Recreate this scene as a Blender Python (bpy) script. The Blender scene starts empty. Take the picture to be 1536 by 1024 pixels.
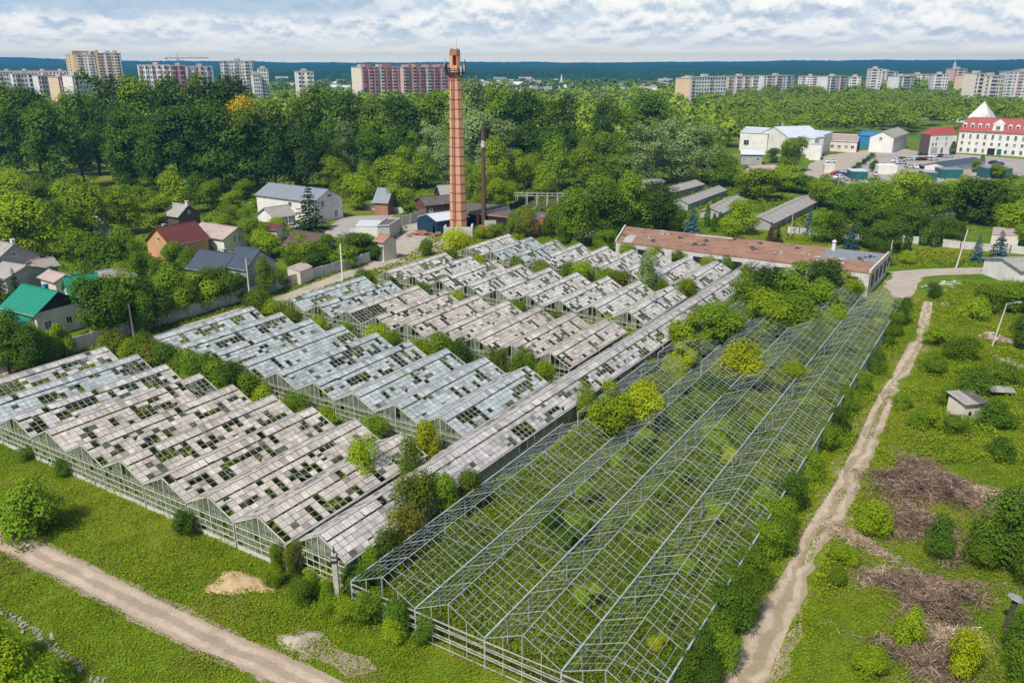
import bpy, math, random
import numpy as np
from mathutils import Vector, Matrix
S = bpy.context.scene
COL = S.collection
R = math.radians
rng = np.random.default_rng(7)
random.seed(7)

# ------------------------------------------------------------------ camera
F = 1220.0; PITCH = math.atan(419 / F); H = 40.0
cP, sP = math.cos(PITCH), math.sin(PITCH)
cam = bpy.data.cameras.new('camera'); co = bpy.data.objects.new('camera', cam); COL.objects.link(co)
cam.sensor_width = 36; cam.lens = F / 1536 * 36; cam.clip_end = 40000; cam.clip_start = 0.5
co.location = (0, 0, H); co.rotation_euler = (R(90) - PITCH, 0, 0)
S.camera = co

def G(x, y, z=0.0):
    """where a sight line of the survey photograph meets height z"""
    u = (x - 768) / F; v = (y - 512) / F
    d = (u, cP - v * sP, -sP - v * cP)
    t = (H - z) / -d[2]
    return Vector((d[0] * t, d[1] * t, z))
def HT(Y, py):
    """height of something seen at row py and standing at forward distance Y"""
    t = (py - 512) / F
    return H + Y * (t * cP + sP) / (t * sP - cP)
AZ = R(32)
AD = Vector((math.sin(AZ), math.cos(AZ), 0)); CD = Vector((math.cos(AZ), -math.sin(AZ), 0))
def P(c, a, z=0.0):
    v = CD * c + AD * a; v.z = z
    return v

# ------------------------------------------------------------------ scene helpers
def tag(o, label=None, cat=None, group=None, kind=None):
    if label: o['label'] = label
    if cat: o['category'] = cat
    if group: o['group'] = group
    if kind: o['kind'] = kind
    return o
def empty(name, loc, rz=0, label=None, cat=None, group=None):
    o = bpy.data.objects.new(name, None); COL.objects.link(o)
    o.location = loc; o.rotation_euler = (0, 0, rz); o.empty_display_size = 0.5
    return tag(o, label, cat, group)
def link(name, mesh, parent=None, mat=None):
    o = bpy.data.objects.new(name, mesh); COL.objects.link(o)
    if parent: o.parent = parent
    if mat:
        if not mesh.materials: mesh.materials.append(mat)
        o.material_slots[0].link = 'OBJECT'; o.material_slots[0].material = mat
    return o
def copy_tree(o, parent=None):
    c = o.copy(); COL.objects.link(c); c.parent = parent
    for ch in list(o.children): copy_tree(ch, c)
    return c

class MB:
    """collects shapes for ONE mesh object"""
    def __init__(s): s.v = []; s.f = []; s.m = []
    def face(s, pts, m=0):
        n = len(s.v); s.v += [tuple(p) for p in pts]; s.f.append(tuple(range(n, n + len(pts)))); s.m.append(m)
    def hexa(s, p, m=0):
        n = len(s.v); s.v += [tuple(q) for q in p]
        for q in ((3, 2, 1, 0), (4, 5, 6, 7), (0, 1, 5, 4), (1, 2, 6, 5), (2, 3, 7, 6), (3, 0, 4, 7)):
            s.f.append(tuple(n + i for i in q)); s.m.append(m)
    def box(s, x0, y0, z0, x1, y1, z1, m=0):
        s.hexa([(x0, y0, z0), (x1, y0, z0), (x1, y1, z0), (x0, y1, z0), (x0, y0, z1), (x1, y0, z1), (x1, y1, z1), (x0, y1, z1)], m)
    def beam(s, p, q, w, h=None, m=0):
        p = Vector(p); q = Vector(q); h = h or w; d = (q - p)
        if d.length < 1e-6: return
        d.normalize(); up = Vector((0, 0, 1)) if abs(d.z) < .95 else Vector((0, 1, 0))
        x = d.cross(up).normalized() * (w / 2); y = x.cross(d).normalized() * (h / 2)
        s.hexa([p - x - y, p + x - y, p + x + y, p - x + y, q - x - y, q + x - y, q + x + y, q - x + y], m)
    def tube(s, p, q, r0, r1=None, n=8, m=0, cap=True):
        p = Vector(p); q = Vector(q); r1 = r0 if r1 is None else r1
        d = (q - p).normalized(); up = Vector((0, 0, 1)) if abs(d.z) < .95 else Vector((0, 1, 0))
        x = d.cross(up).normalized(); y = x.cross(d).normalized(); b = len(s.v)
        for c, r in ((p, r0), (q, r1)):
            for i in range(n):
                a = 2 * math.pi * (i + .5) / n; s.v.append(tuple(c + x * (r * math.cos(a)) + y * (r * math.sin(a))))
        for i in range(n):
            j = (i + 1) % n; s.f.append((b + i, b + j, b + n + j, b + n + i)); s.m.append(m)
        if cap:
            s.f.append(tuple(b + i for i in reversed(range(n)))); s.m.append(m)
            s.f.append(tuple(b + n + i for i in range(n))); s.m.append(m)
    def prism(s, poly, z0, z1, m=0):
        n = len(poly); b = len(s.v)
        s.v += [(p[0], p[1], z0) for p in poly] + [(p[0], p[1], z1) for p in poly]
        for i in range(n):
            j = (i + 1) % n; s.f.append((b + i, b + j, b + n + j, b + n + i)); s.m.append(m)
        s.f.append(tuple(b + n + i for i in range(n))); s.m.append(m)
        s.f.append(tuple(b + i for i in reversed(range(n)))); s.m.append(m)
    def slab(s, a, b, c, d, t, m=0):
        """a thick sheet: four corners, thickness t along its normal, downwards"""
        a, b, c, d = [Vector(q) for q in (a, b, c, d)]
        n = (b - a).cross(d - a).normalized()
        if n.z < 0: n = -n
        o = n * -t
        s.hexa([a + o, b + o, c + o, d + o, a, b, c, d], m)
    def mesh(s, name):
        me = bpy.data.meshes.new(name); me.from_pydata(s.v, [], s.f)
        return me
    def build(s, name, mats, parent=None):
        me = s.mesh(name); mats = mats if isinstance(mats, (list, tuple)) else [mats]
        for m in mats: me.materials.append(m)
        if len(mats) > 1: me.polygons.foreach_set('material_index', s.m)
        return link(name, me, parent)

def np_mesh(name, V, Fq, k=4):
    """fast mesh from arrays, all faces with k corners"""
    me = bpy.data.meshes.new(name); n = len(Fq)
    me.vertices.add(len(V)); me.vertices.foreach_set('co', np.asarray(V, dtype=np.float32).ravel())
    me.loops.add(n * k); me.loops.foreach_set('vertex_index', np.asarray(Fq, dtype=np.int32).ravel())
    me.polygons.add(n); me.polygons.foreach_set('loop_start', np.arange(0, n * k, k, dtype=np.int32))
    me.update(calc_edges=True)
    return me

# ------------------------------------------------------------------ materials
def nodes(name):
    m = bpy.data.materials.new(name); m.use_nodes = True
    nt = m.node_tree; return m, nt, nt.nodes, nt.links, nt.nodes['Principled BSDF']
def ramp(N, stops, interp='LINEAR'):
    r = N.new('ShaderNodeValToRGB'); e = r.color_ramp.elements; r.color_ramp.interpolation = interp
    while len(e) < len(stops): e.new(.5)
    for el, (p, c) in zip(e, stops): el.position = p; el.color = (*c, 1)
    return r
def noise(N, L, scale, detail=4, rough=.6, vec=None, stretch=None, lac=2):
    n = N.new('ShaderNodeTexNoise'); n.inputs['Scale'].default_value = scale
    n.inputs['Detail'].default_value = detail; n.inputs['Roughness'].default_value = rough
    if stretch is not None:
        mp = N.new('ShaderNodeMapping'); mp.inputs['Scale'].default_value = stretch
        L.new(vec, mp.inputs['Vector']); vec = mp.outputs['Vector']
    if vec is not None: L.new(vec, n.inputs['Vector'])
    return n
def mixc(N, L, fac, a, b, blend='MIX'):
    m = N.new('ShaderNodeMix'); m.data_type = 'RGBA'; m.blend_type = blend
    def put(i, v):
        if isinstance(v, (int, float)): m.inputs[i].default_value = v
        elif isinstance(v, tuple): m.inputs[i].default_value = (*v, 1)
        else: L.new(v, m.inputs[i])
    put(0, fac); put(6, a); put(7, b)
    return m.outputs[2]
def math_(N, L, op, a, b=0.0, clamp=False):
    m = N.new('ShaderNodeMath'); m.operation = op; m.use_clamp = clamp
    for i, v in enumerate((a, b)):
        if isinstance(v, (int, float)): m.inputs[i].default_value = v
        else: L.new(v, m.inputs[i])
    return m.outputs[0]
def surf(name, col, col2=None, scale=1.0, rough=.8, metal=0.0, stretch=None, bump=0.0, spots=None, lo=.35, hi=.65, spec=.3, island=0.0):
    """weathered plain surface: two tones by noise, optional spots of a third colour, optional relief"""
    m, nt, N, L, B = nodes(name)
    tc = N.new('ShaderNodeTexCoord'); v = tc.outputs['Object']
    col2 = col2 or tuple(c * .78 for c in col)
    n = noise(N, L, scale, 6, .65, v, stretch)
    r = ramp(N, [(lo, col), (hi, col2)]); L.new(n.outputs['Fac'], r.inputs['Fac']); out = r.outputs['Color']
    if spots:
        n2 = noise(N, L, scale * 2.7, 5, .7, v, stretch)
        r2 = ramp(N, [(.56, (0, 0, 0)), (.66, (1, 1, 1))]); L.new(n2.outputs['Fac'], r2.inputs['Fac'])
        out = mixc(N, L, r2.outputs['Color'], out, spots)
    if island:
        g = N.new('ShaderNodeNewGeometry')
        rr = ramp(N, [(0, (1 - island,) * 3), (1, (1 + island,) * 3)]); L.new(g.outputs['Random Per Island'], rr.inputs['Fac'])
        out = mixc(N, L, 1.0, out, rr.outputs['Color'], 'MULTIPLY')
    L.new(out, B.inputs['Base Color']); B.inputs['Roughness'].default_value = rough; B.inputs['Metallic'].default_value = metal
    B.inputs['Specular IOR Level'].default_value = spec
    if bump:
        bp = N.new('ShaderNodeBump'); bp.inputs['Strength'].default_value = bump; bp.inputs['Distance'].default_value = .05
        nb = noise(N, L, scale * 6, 5, .6, v, stretch); L.new(nb.outputs['Fac'], bp.inputs['Height']); L.new(bp.outputs['Normal'], B.inputs['Normal'])
    return m
def leaf(name, dark, mid, lite, trans=.25, patch=.25, extra=0.0):
    """foliage: every leaf its own tone, whole plants and patches differ a little"""
    m, nt, N, L, B = nodes(name)
    g = N.new('ShaderNodeNewGeometry'); oi = N.new('ShaderNodeObjectInfo')
    pn = noise(N, L, patch, 3, .6, g.outputs['Position'])
    f = math_(N, L, 'MULTIPLY', g.outputs['Random Per Island'], .34)
    f = math_(N, L, 'ADD', f, math_(N, L, 'ADD', .08, math_(N, L, 'MULTIPLY', pn.outputs['Fac'], .56 + extra), True))
    f = math_(N, L, 'ADD', f, math_(N, L, 'MULTIPLY', math_(N, L, 'SUBTRACT', oi.outputs['Random'], .5), .52), True)
    r = ramp(N, [(.15, dark), (.5, mid), (.9, lite)]); L.new(f, r.inputs['Fac'])
    hs = N.new('ShaderNodeHueSaturation'); L.new(r.outputs['Color'], hs.inputs['Color'])
    L.new(math_(N, L, 'ADD', math_(N, L, 'MULTIPLY', oi.outputs['Random'], .03), .464), hs.inputs['Hue'])
    L.new(hs.outputs['Color'], B.inputs['Base Color']); B.inputs['Roughness'].default_value = .65; B.inputs['Specular IOR Level'].default_value = .04
    t = N.new('ShaderNodeBsdfTranslucent'); L.new(mixc(N, L, 1.0, hs.outputs['Color'], (1.25, 1.25, .6), 'MULTIPLY'), t.inputs['Color'])
    mx = N.new('ShaderNodeMixShader'); mx.inputs[0].default_value = trans
    L.new(B.outputs[0], mx.inputs[1]); L.new(t.outputs[0], mx.inputs[2])
    L.new(mx.outputs[0], N['Material Output'].inputs['Surface'])
    return m

M = {}
M['leaf_dark'] = leaf('leaf_dark', (.020, .062, .008), (.046, .118, .011), (.100, .195, .014))
M['leaf_mid'] = leaf('leaf_mid', (.038, .105, .008), (.088, .190, .011), (.170, .280, .014))
M['leaf_bright'] = leaf('leaf_bright', (.072, .160, .007), (.150, .270, .009), (.260, .370, .014))
M['leaf_yellow'] = leaf('leaf_yellow', (.130, .205, .007), (.240, .340, .009), (.360, .430, .014))
M['leaf_gold'] = leaf('leaf_gold', (.22, .20, .010), (.37, .32, .012), (.50, .41, .016))
M['leaf_silver'] = leaf('leaf_silver', (.075, .145, .040), (.165, .260, .085), (.260, .360, .140))
M['needle_green'] = leaf('needle_green', (.010, .032, .012), (.024, .062, .018), (.048, .100, .026), .1)
M['needle_blue'] = leaf('needle_blue', (.016, .050, .060), (.042, .098, .118), (.085, .165, .19), .1)
M['leaf_red'] = leaf('leaf_red', (.022, .012, .012), (.048, .022, .020), (.085, .040, .032), .1)
M['ivy'] = leaf('ivy', (.022, .062, .008), (.070, .125, .010), (.165, .165, .016), .2, .6)
M['grass'] = leaf('grass', (.062, .125, .007), (.115, .205, .008), (.200, .280, .010), .25, .07, .34)
M['weeds'] = leaf('weeds', (.040, .110, .007), (.095, .200, .009), (.215, .300, .014), .25, .14, .25)
M['bark'] = surf('bark', (.09, .07, .05), (.04, .032, .025), 3, .9)
M['bark_pale'] = surf('bark_pale', (.30, .27, .22), (.12, .10, .08), 3, .9)
M['dry_grass'] = leaf('dry_grass', (.115, .120, .030), (.205, .190, .055), (.310, .270, .100), .2, .3, .2)
# ------------------------------------------------------------------ foliage meshes (shared by many plants)
def leaf_quads(C, Nn, size, r, slim=(.55, 1)):
    """C centres, Nn normals -> verts, faces of small folded-diamond leaf clumps"""
    n = len(C); Nn = Nn / (np.linalg.norm(Nn, axis=1, keepdims=True) + 1e-9)
    t = np.cross(Nn, r.normal(size=(n, 3))); t /= (np.linalg.norm(t, axis=1, keepdims=True) + 1e-9)
    b = np.cross(Nn, t); s = (size * r.uniform(.6, 1.35, n))[:, None]
    k = r.uniform(*slim, n)[:, None]
    V = np.stack([C - t * s, C - b * s * k + Nn * s * .25, C + t * s, C + b * s * k - Nn * s * .2], 1).reshape(-1, 3)
    Fq = np.arange(4 * n).reshape(-1, 4)
    return V, Fq
def sphere_dirs(n, r):
    d = r.normal(size=(n, 3)); return d / np.linalg.norm(d, axis=1, keepdims=True)
def crown_broad(seed, lobes=24, leaves=3400, asp=1.25, z0=.22, lr=(.15, .25), size=.030, top=.55, gap=0.0, pinch=.25):
    r = np.random.default_rng(seed)
    d = sphere_dirs(lobes, r); rad = r.uniform(.25, 1.0, lobes) ** .6
    zc = (asp - z0) / 2 + z0; hz = (asp - z0) / 2
    L = d * rad[:, None]; lrad = r.uniform(lr[0], lr[1], lobes)
    zz = L[:, 2]; shrink = np.where(zz > 0, 1 - top * zz ** 2 * .6, 1 - pinch * zz ** 2)
    L = np.stack([L[:, 0] * (.5 - .15) * shrink, L[:, 1] * (.5 - .15) * shrink, zc + zz * (hz - .17)], 1)
    if gap: L = L[r.random(lobes) > gap]; lrad = lrad[:len(L)]
    w = lrad ** 2; idx = r.choice(len(L), leaves, p=w / w.sum())
    dd = sphere_dirs(leaves, r); dd[:, 2] = np.where(r.random(leaves) < .65, np.abs(dd[:, 2]), dd[:, 2])
    C = L[idx] + dd * (lrad[idx] * r.uniform(.62, 1.08, leaves) ** 1)[:, None] * np.array([1, 1, .85])
    C[:, :2] *= .47 / np.percentile(np.hypot(C[:, 0], C[:, 1]), 96); hi_, lo_ = np.percentile(C[:, 2], 99), np.percentile(C[:, 2], 1)
    C[:, 2] = z0 + (C[:, 2] - lo_) / (hi_ - lo_) * (asp - z0)
    cen = C - np.array([0, 0, zc]); Nn = dd * 1.15 + cen * .7 + r.normal(size=(leaves, 3)) * .32 + np.array([0, 0, .35])
    V, Fq = leaf_quads(C, Nn, size, r)
    V[:, 2] = np.maximum(V[:, 2], 0.005)
    return np_mesh('crown', V, Fq)
def crown_conifer(seed, asp=2.4, levels=17, arms=11, z0=.10, droop=.28, size=.036, full=1.0):
    r = np.random.default_rng(seed); C = []; Nn = []
    for i in range(levels):
        t = (i + r.uniform(-.2, .2)) / levels; z = z0 + (asp - z0) * t; rad = .5 * (1 - t) ** .9 * full + .015
        for k in range(max(4, int(arms * (1 - t * .6)))):
            a = 2 * math.pi * (k + r.random()) / max(4, int(arms * (1 - t * .6))); L = rad * r.uniform(.72, 1.12)
            m = int(6 + 20 * L / .5)
            s = r.uniform(.12, 1, m); side = r.normal(size=m) * .05 * (1.3 - s) * (L / .3 + .3)
            x = np.cos(a) * s * L - np.sin(a) * side; y = np.sin(a) * s * L + np.cos(a) * side
            zz = z - droop * L * s ** 1.5 + r.normal(size=m) * .010 + .05 * s ** 4 * L
            C.append(np.stack([x, y, zz], 1)); Nn.append(np.stack([np.cos(a) * .5 + 0 * s, np.sin(a) * .5 + 0 * s, 1 + 0 * s], 1) + r.normal(size=(m, 3)) * .35)
    C = np.concatenate(C); Nn = np.concatenate(Nn)
    V, Fq = leaf_quads(C, Nn, size, r); V[:, 2] = np.maximum(V[:, 2], .01)
    return np_mesh('crown', V, Fq)
def crown_column(seed, asp=3.0, leaves=1800, size=.06):
    r = np.random.default_rng(seed); z = r.random(leaves); a = r.uniform(0, 6.283, leaves)
    prof = np.sin(np.clip(z * .93 + .05, 0, 1) ** .75 * math.pi) ** .6 * .46 * (1 + .12 * np.sin(a * 3 + z * 9)) * r.uniform(.75, 1.05, leaves)
    C = np.stack([np.cos(a) * prof, np.sin(a) * prof, z * asp], 1)
    Nn = np.stack([np.cos(a), np.sin(a), .3 + 0 * a], 1) + r.normal(size=(leaves, 3)) * .35
    V, Fq = leaf_quads(C, Nn, size, r); V[:, 2] = np.maximum(V[:, 2], .01)
    return np_mesh('crown', V, Fq)
def trunk_mesh(seed, asp=1.25, reach=.8, rad=.030, limbs=5, lean=.05):
    r = random.Random(seed); b = MB(); p = Vector((0, 0, 0)); q = None
    top = Vector((r.uniform(-lean, lean), r.uniform(-lean, lean), asp * reach)); mid = top * .5 + Vector((r.uniform(-lean, lean), r.uniform(-lean, lean), 0))
    b.tube(p, mid, rad, rad * .72, 7); b.tube(mid, top, rad * .72, rad * .25, 7)
    for k in range(limbs):
        t = r.uniform(.35, .85); s = mid.lerp(top, (t - .35) / .6) if t > .35 else mid
        a = r.uniform(0, 6.28); L = r.uniform(.18, .34)
        b.tube(s, s + Vector((math.cos(a) * L, math.sin(a) * L, L * r.uniform(.5, 1.1))), rad * .38, rad * .12, 5)
    return b.mesh('trunk')

ASP = {}
CROWN = {}
def reg(kind, asp, meshes, trunks): ASP[kind] = asp; CROWN[kind] = (meshes, trunks)
reg('broad', 1.25, [crown_broad(s, 22, 8000, 1.25, .12, (.13, .28), .0205, .45, .1) for s in range(1, 6)], [trunk_mesh(s, 1.25) for s in range(3)])
reg('tall', 2.1, [crown_broad(20 + s, 30, 9500, 2.1, .22, (.15, .30), .0235, .5, .08, .15) for s in range(4)], [trunk_mesh(10 + s, 2.1, .85, .034) for s in range(3)])
reg('sparse', 2.2, [crown_broad(40 + s, 34, 2900, 2.2, .55, (.09, .17), .027, .3, .12) for s in range(3)], [trunk_mesh(20 + s, 2.2, .92, .030, 9) for s in range(3)])
reg('bush', .85, [crown_broad(60 + s, 18, 6500, .85, .0, (.08, .30), .0190, .10, .15, 0.0) for s in range(5)], [trunk_mesh(30 + s, .85, .6, .02, 6) for s in range(2)])
reg('willow', 1.5, [crown_broad(80 + s, 40, 7500, 1.5, .12, (.10, .18), .0185, .35) for s in range(3)], [trunk_mesh(40 + s, 1.5) for s in range(2)])
reg('conifer', 2.0, [crown_conifer(100 + s, 2.0) for s in range(3)], [trunk_mesh(50, 2.0, .95, .022, 0, .005)])
reg('column', 3.0, [crown_column(120 + s) for s in range(2)], [trunk_mesh(60, 3.0, .5, .03, 0, .01)])

TREE_N = [0]
def plant(kind, pos, w, h, leafmat, name, label, cat, group=None, bark='bark', var=None, trunk=True):
    n = TREE_N[0]; TREE_N[0] += 1
    ms, ts = CROWN[kind]; r = random.Random(n * 17 + 5)
    e = empty(name, pos, r.uniform(0, 6.28), label, cat, group)
    c = link('crown' if trunk else 'foliage', ms[(var if var is not None else n) % len(ms)], e, M[leafmat])
    k = r.uniform(.93, 1.07); c.scale = (w * k, w / k, h / ASP[kind])
    if trunk:
        t = link('trunk' if kind != 'bush' else 'stem', ts[n % len(ts)], e, M[bark]); t.scale = (w, w, h / ASP[kind])
    return e
def tree_px(kind, x, yb, yt, wpx, leafmat, name, label, cat='tree', group=None, bark='bark', var=None):
    g = G(x, yb); h = max(.6, HT(g.y, yt)); dist = math.hypot(g.y * cP + (H) * sP, 0)
    w = wpx / F * (g.y * cP + H * sP)
    return plant(kind, g, w, h, leafmat, name, label, cat, group, bark, var)

# ------------------------------------------------------------------ ground cover made of many small leaves
def inside(px, py, poly):
    c = np.zeros(len(px), bool); n = len(poly); j = n - 1
    for i in range(n):
        xi, yi = poly[i]; xj, yj = poly[j]
        k = ((yi > py) != (yj > py)) & (px < (xj - xi) * (py - yi) / ((yj - yi) + 1e-12) + xi)
        c ^= k; j = i
    return c
def vnoise(x, y, s, seed):
    """cheap smooth value noise"""
    r = np.random.default_rng(seed); T = r.random((64, 64)); x = x / s; y = y / s
    xi = np.floor(x).astype(int); yi = np.floor(y).astype(int); fx = x - xi; fy = y - yi
    fx = fx * fx * (3 - 2 * fx); fy = fy * fy * (3 - 2 * fy)
    a = T[xi % 64, yi % 64]; b = T[(xi + 1) % 64, yi % 64]; c = T[xi % 64, (yi + 1) % 64]; d = T[(xi + 1) % 64, (yi + 1) % 64]
    return a * (1 - fx) * (1 - fy) + b * fx * (1 - fy) + c * (1 - fx) * fy + d * fx * fy
def cover(name, polys, dens, size, hmax, mat, label, cat, seed, clump=3.0, thr=0.0, up=1.0, skip=(), hpow=1.5, slim=(.55, 1)):
    """leaf-sized faces filling ground polygons up to a height that swells and sinks in clumps"""
    r = np.random.default_rng(seed); Cs = []
    for poly in polys:
        A_ = np.array(poly); lo = A_.min(0); hi = A_.max(0); n = int((hi[0] - lo[0]) * (hi[1] - lo[1]) * dens)
        x = r.uniform(lo[0], hi[0], n); y = r.uniform(lo[1], hi[1], n); k = inside(x, y, poly)
        for sk in skip: k &= ~inside(x, y, sk)
        x = x[k]; y = y[k]
        q = vnoise(x, y, clump, seed + 1) * .65 + vnoise(x, y, clump * .37, seed + 2) * .35
        k = q > thr; x, y, q = x[k], y[k], q[k]
        hh = hmax * np.clip((q - thr) / (1 - thr), 0, 1) ** hpow
        Cs.append(np.stack([x, y, hh * r.uniform(.25, 1, len(x)) + .04], 1))
    C = np.concatenate(Cs); Nn = r.normal(size=C.shape) * .55 + np.array([0, 0, up])
    V, Fq = leaf_quads(C, Nn, size, r, slim); V[:, 2] = np.maximum(V[:, 2], .012)
    me = np_mesh(name, V, Fq); me.materials.append(M[mat])
    o = bpy.data.objects.new(name, me); COL.objects.link(o)
    return tag(o, label, cat, None, 'stuff')
def px(poly): return [tuple(G(x, y).xy) for x, y in poly]
K = 1.0185          # the site grid was first read at a ridge height of 4.8 m; the ridges are 4.15 m high
def PK(c, a, z=0.0): return P(c * K, a * K, z)
def ca(poly): return [tuple(PK(c, a).xy) for c, a in poly]
def strip(pts, widths):
    """band polygon round a centre line of world points"""
    Lf, Rt = [], []
    for i, p in enumerate(pts):
        a = pts[max(i - 1, 0)]; b = pts[min(i + 1, len(pts) - 1)]; d = (b - a).normalized(); n = Vector((-d.y, d.x, 0)); w = widths[i] if isinstance(widths, (list, tuple)) else widths
        Lf.append(p + n * w / 2); Rt.append(p - n * w / 2)
    return Lf, Rt
def densify(pts, step):
    out = []
    for a, b in zip(pts[:-1], pts[1:]):
        k = max(1, int((b - a).length / step))
        out += [a.lerp(b, i / k) for i in range(k)]
    return out + [pts[-1]]
def band(name, pts, w, z, mat, ragged=.25, step=.8, kind='structure', seed=1, label=None, cat=None):
    pts = [Vector((p[0], p[1], 0)) for p in pts]; r = random.Random(seed); pts = densify(pts, step)
    ws = w if not isinstance(w, (list, tuple)) else [w[0] + (w[1] - w[0]) * i / (len(pts) - 1) for i in range(len(pts))]
    Lf, Rt = strip(pts, ws); V = []; Fq = []
    jl = jr = 0
    for i, (a, b) in enumerate(zip(Lf, Rt)):
        jl = jl * .85 + r.uniform(-ragged, ragged) * .5; jr = jr * .85 + r.uniform(-ragged, ragged) * .5; d = (a - b).normalized()
        a = a + d * jl; b = b + d * jr
        V += [(a.x, a.y, z), (a.x * .65 + b.x * .35, a.y * .65 + b.y * .35, z), (a.x * .35 + b.x * .65, a.y * .35 + b.y * .65, z), (b.x, b.y, z)]
        if i:
            q = 4 * i
            for k in range(3): Fq.append((q - 4 + k, q - 3 + k, q + 1 + k, q + k))
    me = bpy.data.meshes.new(name); me.from_pydata(V, [], [f[::-1] for f in Fq]); me.materials.append(mat)
    uv = me.uv_layers.new(name='uv')
    for l in me.loops:
        uv.data[l.index].uv = ((l.vertex_index % 4) / 3, (l.vertex_index // 4) * step)
    o = bpy.data.objects.new(name, me); COL.objects.link(o)
    return tag(o, label, cat, None, kind), [tuple(p.xy) for p in Lf] + [tuple(p.xy) for p in reversed(Rt)]
def patch(name, poly, z, mat, kind='structure', label=None, cat=None, ragged=0.0, seed=3):
    r = random.Random(seed); pts = [Vector((p[0], p[1], 0)) for p in poly]
    if ragged:
        pts = densify(pts + [pts[0]], 1.2)[:-1]; pts = [p + Vector((r.uniform(-ragged, ragged), r.uniform(-ragged, ragged), 0)) for p in pts]
    me = bpy.data.meshes.new(name); me.from_pydata([(p.x, p.y, z) for p in pts], [], [tuple(range(len(pts)))])
    if me.polygons[0].normal.z < 0: me.flip_normals()
    me.materials.append(mat); o = bpy.data.objects.new(name, me); COL.objects.link(o)
    return tag(o, label, cat, None, kind)
# ------------------------------------------------------------------ sky, sun, air
SUN_EL, SUN_AZ = R(52), R(215)           # azimuth clockwise from +Y: high, behind the camera to the left
W = bpy.data.worlds.new('World'); S.world = W; W.use_nodes = True
nt = W.node_tree; N = nt.nodes; L = nt.links; BG = N['Background']
sky = N.new('ShaderNodeTexSky'); sky.sky_type = 'NISHITA'; sky.sun_disc = False
sky.sun_elevation = SUN_EL; sky.sun_rotation = SUN_AZ; sky.air_density = 1.2; sky.dust_density = 1.5
tc = N.new('ShaderNodeTexCoord'); sx = N.new('ShaderNodeSeparateXYZ'); L.new(tc.outputs['Generated'], sx.inputs[0])
az = math_(N, L, 'ARCTAN2', sx.outputs['X'], sx.outputs['Y']); el = math_(N, L, 'ARCSINE', sx.outputs['Z'])
# cumulus rows get closer together towards the horizon: height axis goes with the logarithm of elevation
ell = math_(N, L, 'LOGARITHM', math_(N, L, 'ADD', math_(N, L, 'MAXIMUM', el, 0.0), .022), 2.718)
cv = N.new('ShaderNodeCombineXYZ'); L.new(math_(N, L, 'MULTIPLY', az, 19.0), cv.inputs['X']); L.new(math_(N, L, 'MULTIPLY', ell, 2.2), cv.inputs['Y'])
def puffs(shift, scale, detail=9, rough=.56):
    mp = N.new('ShaderNodeMapping'); mp.inputs['Location'].default_value = shift; L.new(cv.outputs[0], mp.inputs['Vector'])
    return noise(N, L, scale, detail, rough, mp.outputs['Vector']).outputs['Fac']
nf = puffs((3.1, 1.7, 0), 1.0, 10, .62); na = puffs((3.1, 1.7, 0), 1.0, 5, .58); nb_ = puffs((3.1, 1.93, 0), 1.0, 5, .58); n2 = puffs((7.3, 4.1, 2), .22, 6)
# heaped clouds: bright where the heap thins towards its top, grey-blue towards its base
top = math_(N, L, 'ADD', math_(N, L, 'MULTIPLY', math_(N, L, 'SUBTRACT', na, nb_), 3.6), .5, True)
edge = math_(N, L, 'MULTIPLY', math_(N, L, 'SUBTRACT', nf, .32), 6.0, True)          # inside / outside a heap
lit = math_(N, L, 'ADD', math_(N, L, 'MULTIPLY', top, .75), math_(N, L, 'MULTIPLY', math_(N, L, 'SUBTRACT', nf, .38), .9), True)
cr = ramp(N, [(.10, (.42, .53, .67)), (.28, (.60, .67, .76)), (.42, (.78, .82, .855)), (.56, (.95, .94, .92)), (.80, (1.05, 1.03, 1.0))]); L.new(lit, cr.inputs['Fac'])
cl = mixc(N, L, edge, (.66, .75, .84), cr.outputs['Color'])
gap = ramp(N, [(.38, (1, 1, 1)), (.45, (0, 0, 0))]); L.new(math_(N, L, 'ADD', math_(N, L, 'MULTIPLY', n2, .65), math_(N, L, 'MULTIPLY', nf, .35)), gap.inputs['Fac'])
cl = mixc(N, L, math_(N, L, 'MULTIPLY', gap.outputs['Color'], .85), cl, (.34, .58, .84))
# a darker bank of flat bases high on the left
bank = math_(N, L, 'MULTIPLY', math_(N, L, 'SUBTRACT', math_(N, L, 'MULTIPLY', math_(N, L, 'SUBTRACT', -.06, az), 6.0, True), math_(N, L, 'MULTIPLY', math_(N, L, 'SUBTRACT', .054, math_(N, L, 'ADD', el, math_(N, L, 'MULTIPLY', math_(N, L, 'SUBTRACT', nf, .5), .05))), 90.0, True), True), .8)
cl = mixc(N, L, bank, cl, (.37, .51, .69))
hz = ramp(N, [(0, (1, 1, 1)), (.22, (.80, .80, .80)), (.55, (.22, .22, .22)), (.85, (0, 0, 0))]); L.new(math_(N, L, 'MULTIPLY', el, 20.0, True), hz.inputs['Fac'])
hc = ramp(N, [(.14, (1.66, 1.48, 1.02)), (.40, (1.0, .96, .87)), (.9, (.70, .75, .79))]); L.new(math_(N, L, 'MULTIPLY', el, 20.0, True), hc.inputs['Fac'])
cl = mixc(N, L, hz.outputs['Color'], cl, hc.outputs['Color'])
vm = N.new('ShaderNodeVectorMath'); vm.operation = 'SCALE'; vm.inputs['Scale'].default_value = 10.0; L.new(cl, vm.inputs[0])
cover_ = math_(N, L, 'SUBTRACT', .93, math_(N, L, 'MULTIPLY', math_(N, L, 'MULTIPLY', el, 2.2, True), .90))
L.new(mixc(N, L, cover_, sky.outputs['Color'], vm.outputs[0]), BG.inputs['Color']); BG.inputs['Strength'].default_value = 0.1

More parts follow.
